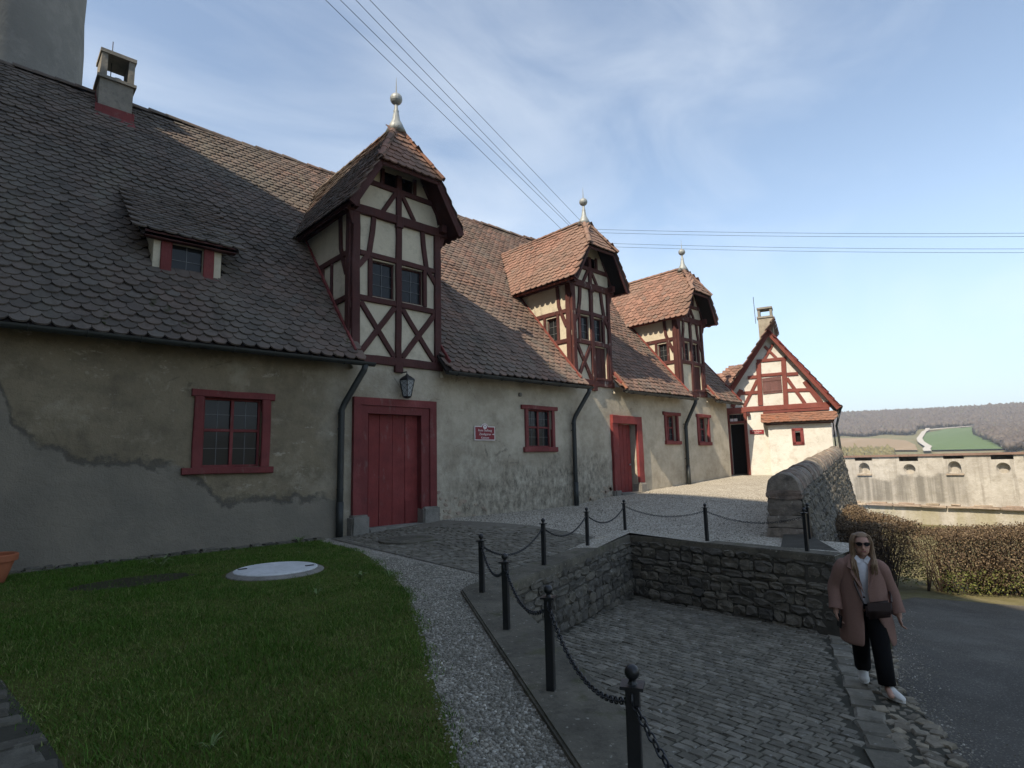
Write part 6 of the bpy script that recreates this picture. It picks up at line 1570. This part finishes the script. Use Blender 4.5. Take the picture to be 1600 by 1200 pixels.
ellip(bd, (HCx, HCy, HCz+.015), (.078, .09, .1)); ellip(bd, (HCx, HCy-.022, HCz-.04), (.064, .066, .068)); cap((HCx, HCy-.062, HCz-.085), (HCx, HCy-.055, HCz-.08), .022, .024)
cap((HCx, HCy-.092, HCz+.012), (HCx, HCy-.103, HCz-.022), .009, .014)                       # nose
for s in (-1, 1): ellip(bd, (HCx+s*.074, HCy+.005, HCz-.01), (.010, .018, .028)); cap((HCx+s*.03, HCy-.07, HCz+.03), (HCx+s*.045, HCy-.062, HCz+.03), .012, .010)
cap((HCx*.6, .0, 1.28), (HCx, HCy+.008, 1.42), .052, .048)                                   # neck
cap((-.09, 0, 1.27), (.09, 0, 1.27), .07, .07); ellip(bd, (0, 0, 1.12), (.15, .095, .2)); ellip(bd, (0, .005, .92), (.145, .10, .17))
# arms: right (picture left) holds a phone, left swings
ARM = {-1: [(-.170, .0, 1.262), (-.262, .03, 1.0), (-.285, -.06, .785)], 1: [(.165, .0, 1.262), (.25, .04, 1.01), (.302, -.02, .775)]}
for s, (a, b, c) in ARM.items(): cap(a, b, .05, .04); cap(b, c, .04, .027)
def hand(w, d, s, curl):
    w, d = Vector(w), Vector(d).normalized(); fw = Vector((0, -1, 0)); sd = d.cross(fw).normalized(); fw = sd.cross(d).normalized()
    pal = w+d*.075; cap(w, w+d*.02, .025, .027)
    for k, off in enumerate((-.024, -.008, .008, .024)):
        a = w+d*.025+fw*off*.7; b = pal+fw*off; cap(a, b, .015, .0125)
        l = (.034, .040, .037, .028)[k]; e1 = b+d*l*.9+sd*s*l*.35*curl; e2 = e1+d*l*.55+sd*s*l*.8*curl; e3 = e2+d*l*.15+sd*s*l*.6*curl
        cap(b, e1, .0095, .0088); cap(e1, e2, .0088, .0082); cap(e2, e3, .0082, .007)
    a = w+d*.03-fw*.02; b = a-fw*.026*(-1)+d*.0; t1 = w+d*.055+fw*.040; t2 = t1+d*.032+fw*.004+sd*s*.012
    cap(w+d*.02+fw*.012, t1, .013, .0105); cap(t1, t2, .0105, .0085)
hand(ARM[-1][2], (.06, -.12, -1), -1, 1.0); hand(ARM[1][2], (.0, -.08, -1), -1, .8)
HIP = {-1: [(-.085, .02, .86), (-.07, .05, .48), (-.05, .25, .125)], 1: [(.085, 0, .86), (.095, -.12, .47), (.11, -.17, .09)]}
for s, (a, b, c) in HIP.items(): cap(a, b, .078, .052); cap(b, c, .05, .035); cap(c, (c[0]+s*.01, c[1]-.13, .045), .036, .028)
tmp = mesh_obj('tmp_body', bd.v, bd.f, 'skin'); md = tmp.modifiers.new('r', 'REMESH'); md.mode = 'VOXEL'; md.voxel_size = .0065; md.use_smooth_shade = True
sm_ = tmp.modifiers.new('s', 'SMOOTH'); sm_.iterations = 3; sm_.factor = .5
bpy.context.view_layer.update(); dg = bpy.context.evaluated_depsgraph_get(); bme = bpy.data.meshes.new_from_object(tmp.evaluated_get(dg)); bpy.data.objects.remove(tmp, do_unlink=True)
bme.name = 'body'; bme.polygons.foreach_set('use_smooth', [True]*len(bme.polygons)); bo_ = bpy.data.objects.new('body', bme); COL.objects.link(bo_); bo_.parent = me_t
if not bme.materials: bme.materials.append(MT['skin'])
lp = MB(); capsule_axis(lp, (HCx-.018, HCy-.083, HCz-.055), (HCx+.018, HCy-.083, HCz-.055), .0065, .0065, 8); lobj('lips', lp.v, lp.f, 'lips')
def evalmods(o, mods):
    for k, kw in mods:
        m = o.modifiers.new(k, k)
        for a, b in kw.items(): setattr(m, a, b)
    bpy.context.view_layer.update(); dg = bpy.context.evaluated_depsgraph_get(); me = bpy.data.meshes.new_from_object(o.evaluated_get(dg)); o.modifiers.clear(); o.data = me; return o
# shirt
V = []; F = []; seg = 20
for (z, a, b, cy) in ((1.335, .085, .062, .0), (1.315, .11, .075, -.003), (1.29, .14, .092, -.005), (1.2, .162, .108, -.005), (1.05, .16, .112, 0), (.88, .158, .112, 0)):
    for k in range(seg): t = 2*math.pi*k/seg; V.append((a*math.cos(t)+.01, b*math.sin(t)+cy, z))
for i in range(5):
    for k in range(seg): F.append((i*seg+k, i*seg+(k+1) % seg, (i+1)*seg+(k+1) % seg, (i+1)*seg+k))
lobj('shirt', V, F, 'shirt')
for s in (-1, 1): lobj('collar', [(.01, -.085, 1.315), (.01+s*.05, -.075, 1.375), (.01+s*.075, -.085, 1.345), (.01+s*.045, -.105, 1.29)], [(0, 1, 2, 3)], 'shirt', False)
# trousers
mb = MB()
for s, (a, b, c) in HIP.items():
    a, b, c = Vector(a), Vector(b), Vector(c); c = c+Vector((0, 0, .02))
    mb.tube([a+Vector((0, 0, .08)), a, a.lerp(b, .5), b, b.lerp(c, .5)+Vector((0, -.01, 0)), c], [.105, .108, .098, .088, .084, .080], 16)
ellip(mb, (0, .01, .9), (.165, .118, .12)); tr = mesh_obj('trousers', mb.v, mb.f, 'trousers'); tr.parent = me_t; tr.data.polygons.foreach_set('use_smooth', [True]*len(tr.data.polygons))
# coat: an open shell wrapped round the body, sleeves grown into it
RG = [(1.375, .085, .075, .015, .95, .95), (1.345, .125, .088, .01, .78, .78), (1.315, .172, .102, .005, .60, .60), (1.27, .205, .122, 0, .42, .42), (1.18, .212, .140, 0, .29, .27), (1.08, .212, .150, -.005, .19, .14), (.98, .214, .158, -.01, .13, .05), (.88, .222, .162, -.01, .12, .10), (.78, .232, .166, -.005, .16, .38), (.66, .245, .172, 0, .18, .62), (.55, .255, .178, .005, .20, .80), (.49, .258, .180, .008, .24, .88)]
V = []; F = []; NS = 34
R = random.Random(12)
for i, (z, a, b, cy, gl, gr) in enumerate(RG):
    for k in range(NS+1):
        t = gl+(2*math.pi-gl-gr)*k/NS      # 0 = front, growing towards picture left
        fold = 1+.022*math.sin(t*7+z*3)*(1.3-z)*.9
        dzz = -.035*math.cos(t*.5)**2 if i >= 10 else 0
        V.append((-a*math.sin(t)*fold, -b*math.cos(t)*fold*1.0+cy, z+dzz))
for i in range(len(RG)-1):
    for k in range(NS): F.append((i*(NS+1)+k, (i+1)*(NS+1)+k, (i+1)*(NS+1)+k+1, i*(NS+1)+k+1))
ct = lobj('coat', V, F, 'coat'); evalmods(ct, [('SOLIDIFY', dict(thickness=.014, offset=0)), ('SUBSURF', dict(levels=1, render_levels=1))]); ct.data.polygons.foreach_set('use_smooth', [True]*len(ct.data.polygons))
for s, (a, b, c) in ARM.items():
    a, b, c = Vector(a), Vector(b), Vector(c); d = (c-b).normalized(); mb = MB()
    P = [a+Vector((-s*.05, 0, .01)), a+Vector((s*.0, 0, .0)), a.lerp(b, .35), a.lerp(b, .7), b+Vector((s*.012, .01, 0)), b.lerp(c, .4), b.lerp(c, .8), c-d*.012, c-d*.012]
    mb.tube([p+Vector((R.uniform(-.006, .006), R.uniform(-.006, .006), 0)) for p in P], [.072, .088, .084, .076, .077, .068, .064, .064, .04], 16); sl_ = lobj('sleeve', mb.v, mb.f, 'coat', True, me_t)
    mb = MB(); mb.tube([c-d*.085, c-d*.012], [.068, .069], 16, False); lobj('cuff', mb.v, mb.f, 'coat', True, me_t)
    evalmods(sl_, [('SUBSURF', dict(levels=1, render_levels=1))])
for s in (-1, 1):
    V = [(s*.062, -.055, 1.372), (s*.112, -.070, 1.35), (s*.145, -.122, 1.255), (s*.11, -.140, 1.235), (s*.12, -.147, 1.20), (s*.015, -.176, 1.0), (s*.024, -.170, 1.04), (s*.048, -.132, 1.22)]
    o = lobj('lapel', V, [tuple(range(8)) if s > 0 else tuple(range(8))[::-1]], 'coat', False); evalmods(o, [('SOLIDIFY', dict(thickness=.012, offset=0))])
bt = MB(); bt.lathe([(.012, 0), (.012, .004), (.001, .005)], (0, 0, 0), 10); lobj('button', [(v[0]-.02, -.178-v[2], .96+v[1]) for v in bt.v], bt.f, 'bag_leather')
# shoes
def shoe(ankle, yaw, lift, name):
    V = []; F = []; seg = 14; prof = [(.065, .028, .06), (.055, .042, .10), (.01, .048, .118), (-.045, .047, .108), (-.095, .047, .08), (-.15, .044, .062), (-.188, .032, .048), (-.202, .012, .03)]
    for (y, w_, h_) in prof:
        for k in range(seg):
            t = 2*math.pi*k/seg; x = w_*math.cos(t); z = h_/2+h_/2*math.sin(t); z = max(z, .012); V.append((x, y, z))
    for i in range(len(prof)-1):
        for k in range(seg): F.append((i*seg+k, i*seg+(k+1) % seg, (i+1)*seg+(k+1) % seg, (i+1)*seg+k))
    F += [tuple(range(seg))[::-1], tuple((len(prof)-1)*seg+k for k in range(seg))]
    M_ = Matrix.Translation((ankle[0], ankle[1], lift)) @ Matrix.Rotation(yaw, 4, 'Z')
    o = lobj(name, [M_ @ Vector(v) for v in V], F, 'shoe_white')
    P = [(math.cos(t)*(.05 if math.sin(t) > 0 else .052), -.07+math.sin(t)*(.135)) for t in np.linspace(0, 2*math.pi, 21)[:-1]]; n = len(P)
    so = lobj('sole', [M_ @ Vector((x, y, z)) for z in (-.006, .022) for x, y in P], [tuple(range(n))[::-1], tuple(range(n, 2*n))]+[(i, (i+1) % n, (i+1) % n+n, i+n) for i in range(n)], 'shoe_white', False, me_t); return o
shoe((.11, -.17), .6, .008, 'shoe'); shoe((-.05, .25), -.1, .03, 'shoe')
# hair: cap and long locks
mb = MB(); ellip(mb, (HCx, HCy+.018, HCz+.036), (.092, .098, .104), 10, 18); V = []; 
keepf = [f for f in mb.f if sum(mb.v[i][1] for i in f)/len(f) > HCy-.03 or sum(mb.v[i][2] for i in f)/len(f) > HCz+.10]
lk = MB(); lk.v = mb.v; lk.f = keepf; lk.r = [0]*len(keepf)
RH = random.Random(4)
for i in range(190):
    s = RH.choice((-1, 1)); front = RH.random() < .62
    t0 = RH.uniform(0.05, 1.0); y0 = RH.uniform(-.055, .02) if front else RH.uniform(.02, .10)
    top = Vector((HCx+s*.012, y0, HCz+.128-.10*abs(y0-HCy)))
    side = Vector((HCx+s*(.086+RH.uniform(-.004, .012)), y0-.008, HCz+.03)); 
    zend = RH.uniform(1.06, 1.24) if (s < 0 and front) else RH.uniform(1.18, 1.32)
    fx = s*RH.uniform(.055, .115) if front else s*RH.uniform(.02, .10)
    fy = RH.uniform(-.165, -.12) if (front and zend < 1.27) else (RH.uniform(-.10, -.05) if front else RH.uniform(.08, .13))
    neck = Vector((HCx+s*(.084+RH.uniform(-.014, .024)), (y0*.6-.02) if front else .07, 1.385)); end = Vector((HCx+fx-.01, fy, zend)); mid = neck.lerp(end, .5)+Vector((s*.012, -.02 if front else .02, 0))
    lk.tube([top, top.lerp(side, .5)+Vector((s*.018, 0, .022)), side, neck, mid, end], [.007, .010, .0115, .011, .009, .003], 5)
lobj('hair', lk.v, lk.f, 'hair')
# sunglasses
for s in (-1, 1):
    V = [(HCx+s*.035+.030*math.cos(t)*(1+.12*math.sin(t)), HCy-.096+.010*abs(math.cos(t))*(1 if math.cos(t)*s > 0 else 0), HCz+.022+.021*math.sin(t)) for t in np.linspace(0, 2*math.pi, 19)[:-1]]; n = 18
    V2_ = [(x, y+.008, z) for x, y, z in V]; lobj('sunglass_lens', V+V2_, [tuple(range(n)), tuple(range(n, 2*n))[::-1]]+[(i, (i+1) % n, (i+1) % n+n, i+n) for i in range(n)], 'black_plastic', False)
mb = MB(); mb.tube([(HCx-.01, HCy-.098, HCz+.028), (HCx+.01, HCy-.098, HCz+.028)], .004, 6)
for s in (-1, 1): mb.tube([(HCx+s*.062, HCy-.085, HCz+.030), (HCx+s*.079, HCy+.01, HCz+.02)], .004, 6)
lobj('sunglass_frame', mb.v, mb.f, 'black_plastic')
from mathutils import noise as MN
for o in me_t.children:
    if o.name.split('.')[0] in ('coat', 'sleeve'):
        for v_ in o.data.vertices:
            q_ = v_.co; f_ = MN.noise(Vector((q_.x*9, q_.y*9, q_.z*4)))*.010+MN.noise(Vector((q_.x*22, q_.y*22, q_.z*9+5)))*.005; v_.co = q_+v_.normal*f_
# things carried
bag = thing('shoulder_bag', (PX_, PY_, PZ_+.75), 'dark leather bag slung in front of the person in the coat', 'bag'); bag.rotation_euler = (0, 0, PROT)
Z0 = -.75
def bobj(name, V, F, mat, parent, smooth=False): return lobj(name, V, F, mat, smooth, parent)
bm = bmesh.new(); bmesh.ops.create_cube(bm, size=1)
for v in bm.verts:
    x, y, z = v.co; v.co = Vector((.10+x*(.235 if z > 0 else .25), -.21+y*(.06 if z > 0 else .09), .85+z*.165+x*.05+Z0))
bmesh.ops.bevel(bm, geom=bm.edges[:], offset=.03, segments=3, affect='EDGES'); me = bpy.data.meshes.new('bag_body'); bm.to_mesh(me); bm.free(); me.materials.append(MT['bag_leather']); me.polygons.foreach_set('use_smooth', [True]*len(me.polygons)); o = bpy.data.objects.new('bag_body', me); COL.objects.link(o); o.parent = bag
bobj('flap', [(-.005, -.252, .92+Z0), (.205, -.252, .94+Z0), (.20, -.262, .86+Z0), (0, -.262, .84+Z0)], [(0, 1, 2, 3)], 'bag_leather', bag)
mb = MB(); mb.tube([(-.03, -.20, .90), (-.06, -.19, .98), (-.10, -.165, 1.12)], .010, 6); mb.tube([(.22, -.19, .93), (.235, -.1, .97), (.235, .02, 1.02)], .010, 6); bobj('strap', [(v[0], v[1], v[2]+Z0) for v in mb.v], mb.f, 'bag_leather', bag)
ph = thing('phone', (PX_, PY_, PZ_+.7), 'black phone held low in the hand of the person', 'phone'); ph.rotation_euler = (0, 0, PROT)
bm = bmesh.new(); bmesh.ops.create_cube(bm, size=1)
for v in bm.verts: v.co = Vector((v.co.x*.011, v.co.y*.072, v.co.z*.14))
bmesh.ops.bevel(bm, geom=bm.edges[:], offset=.004, segments=2, affect='EDGES'); me = bpy.data.meshes.new('phone_case'); bm.to_mesh(me); bm.free(); me.materials.append(MT['black_plastic'])
me.transform(Matrix.Translation((-.262, -.10, .685-.7)) @ Matrix.Rotation(.5, 4, 'Z') @ Matrix.Rotation(.25, 4, 'X')); o = bpy.data.objects.new('phone_case', me); COL.objects.link(o); o.parent = ph
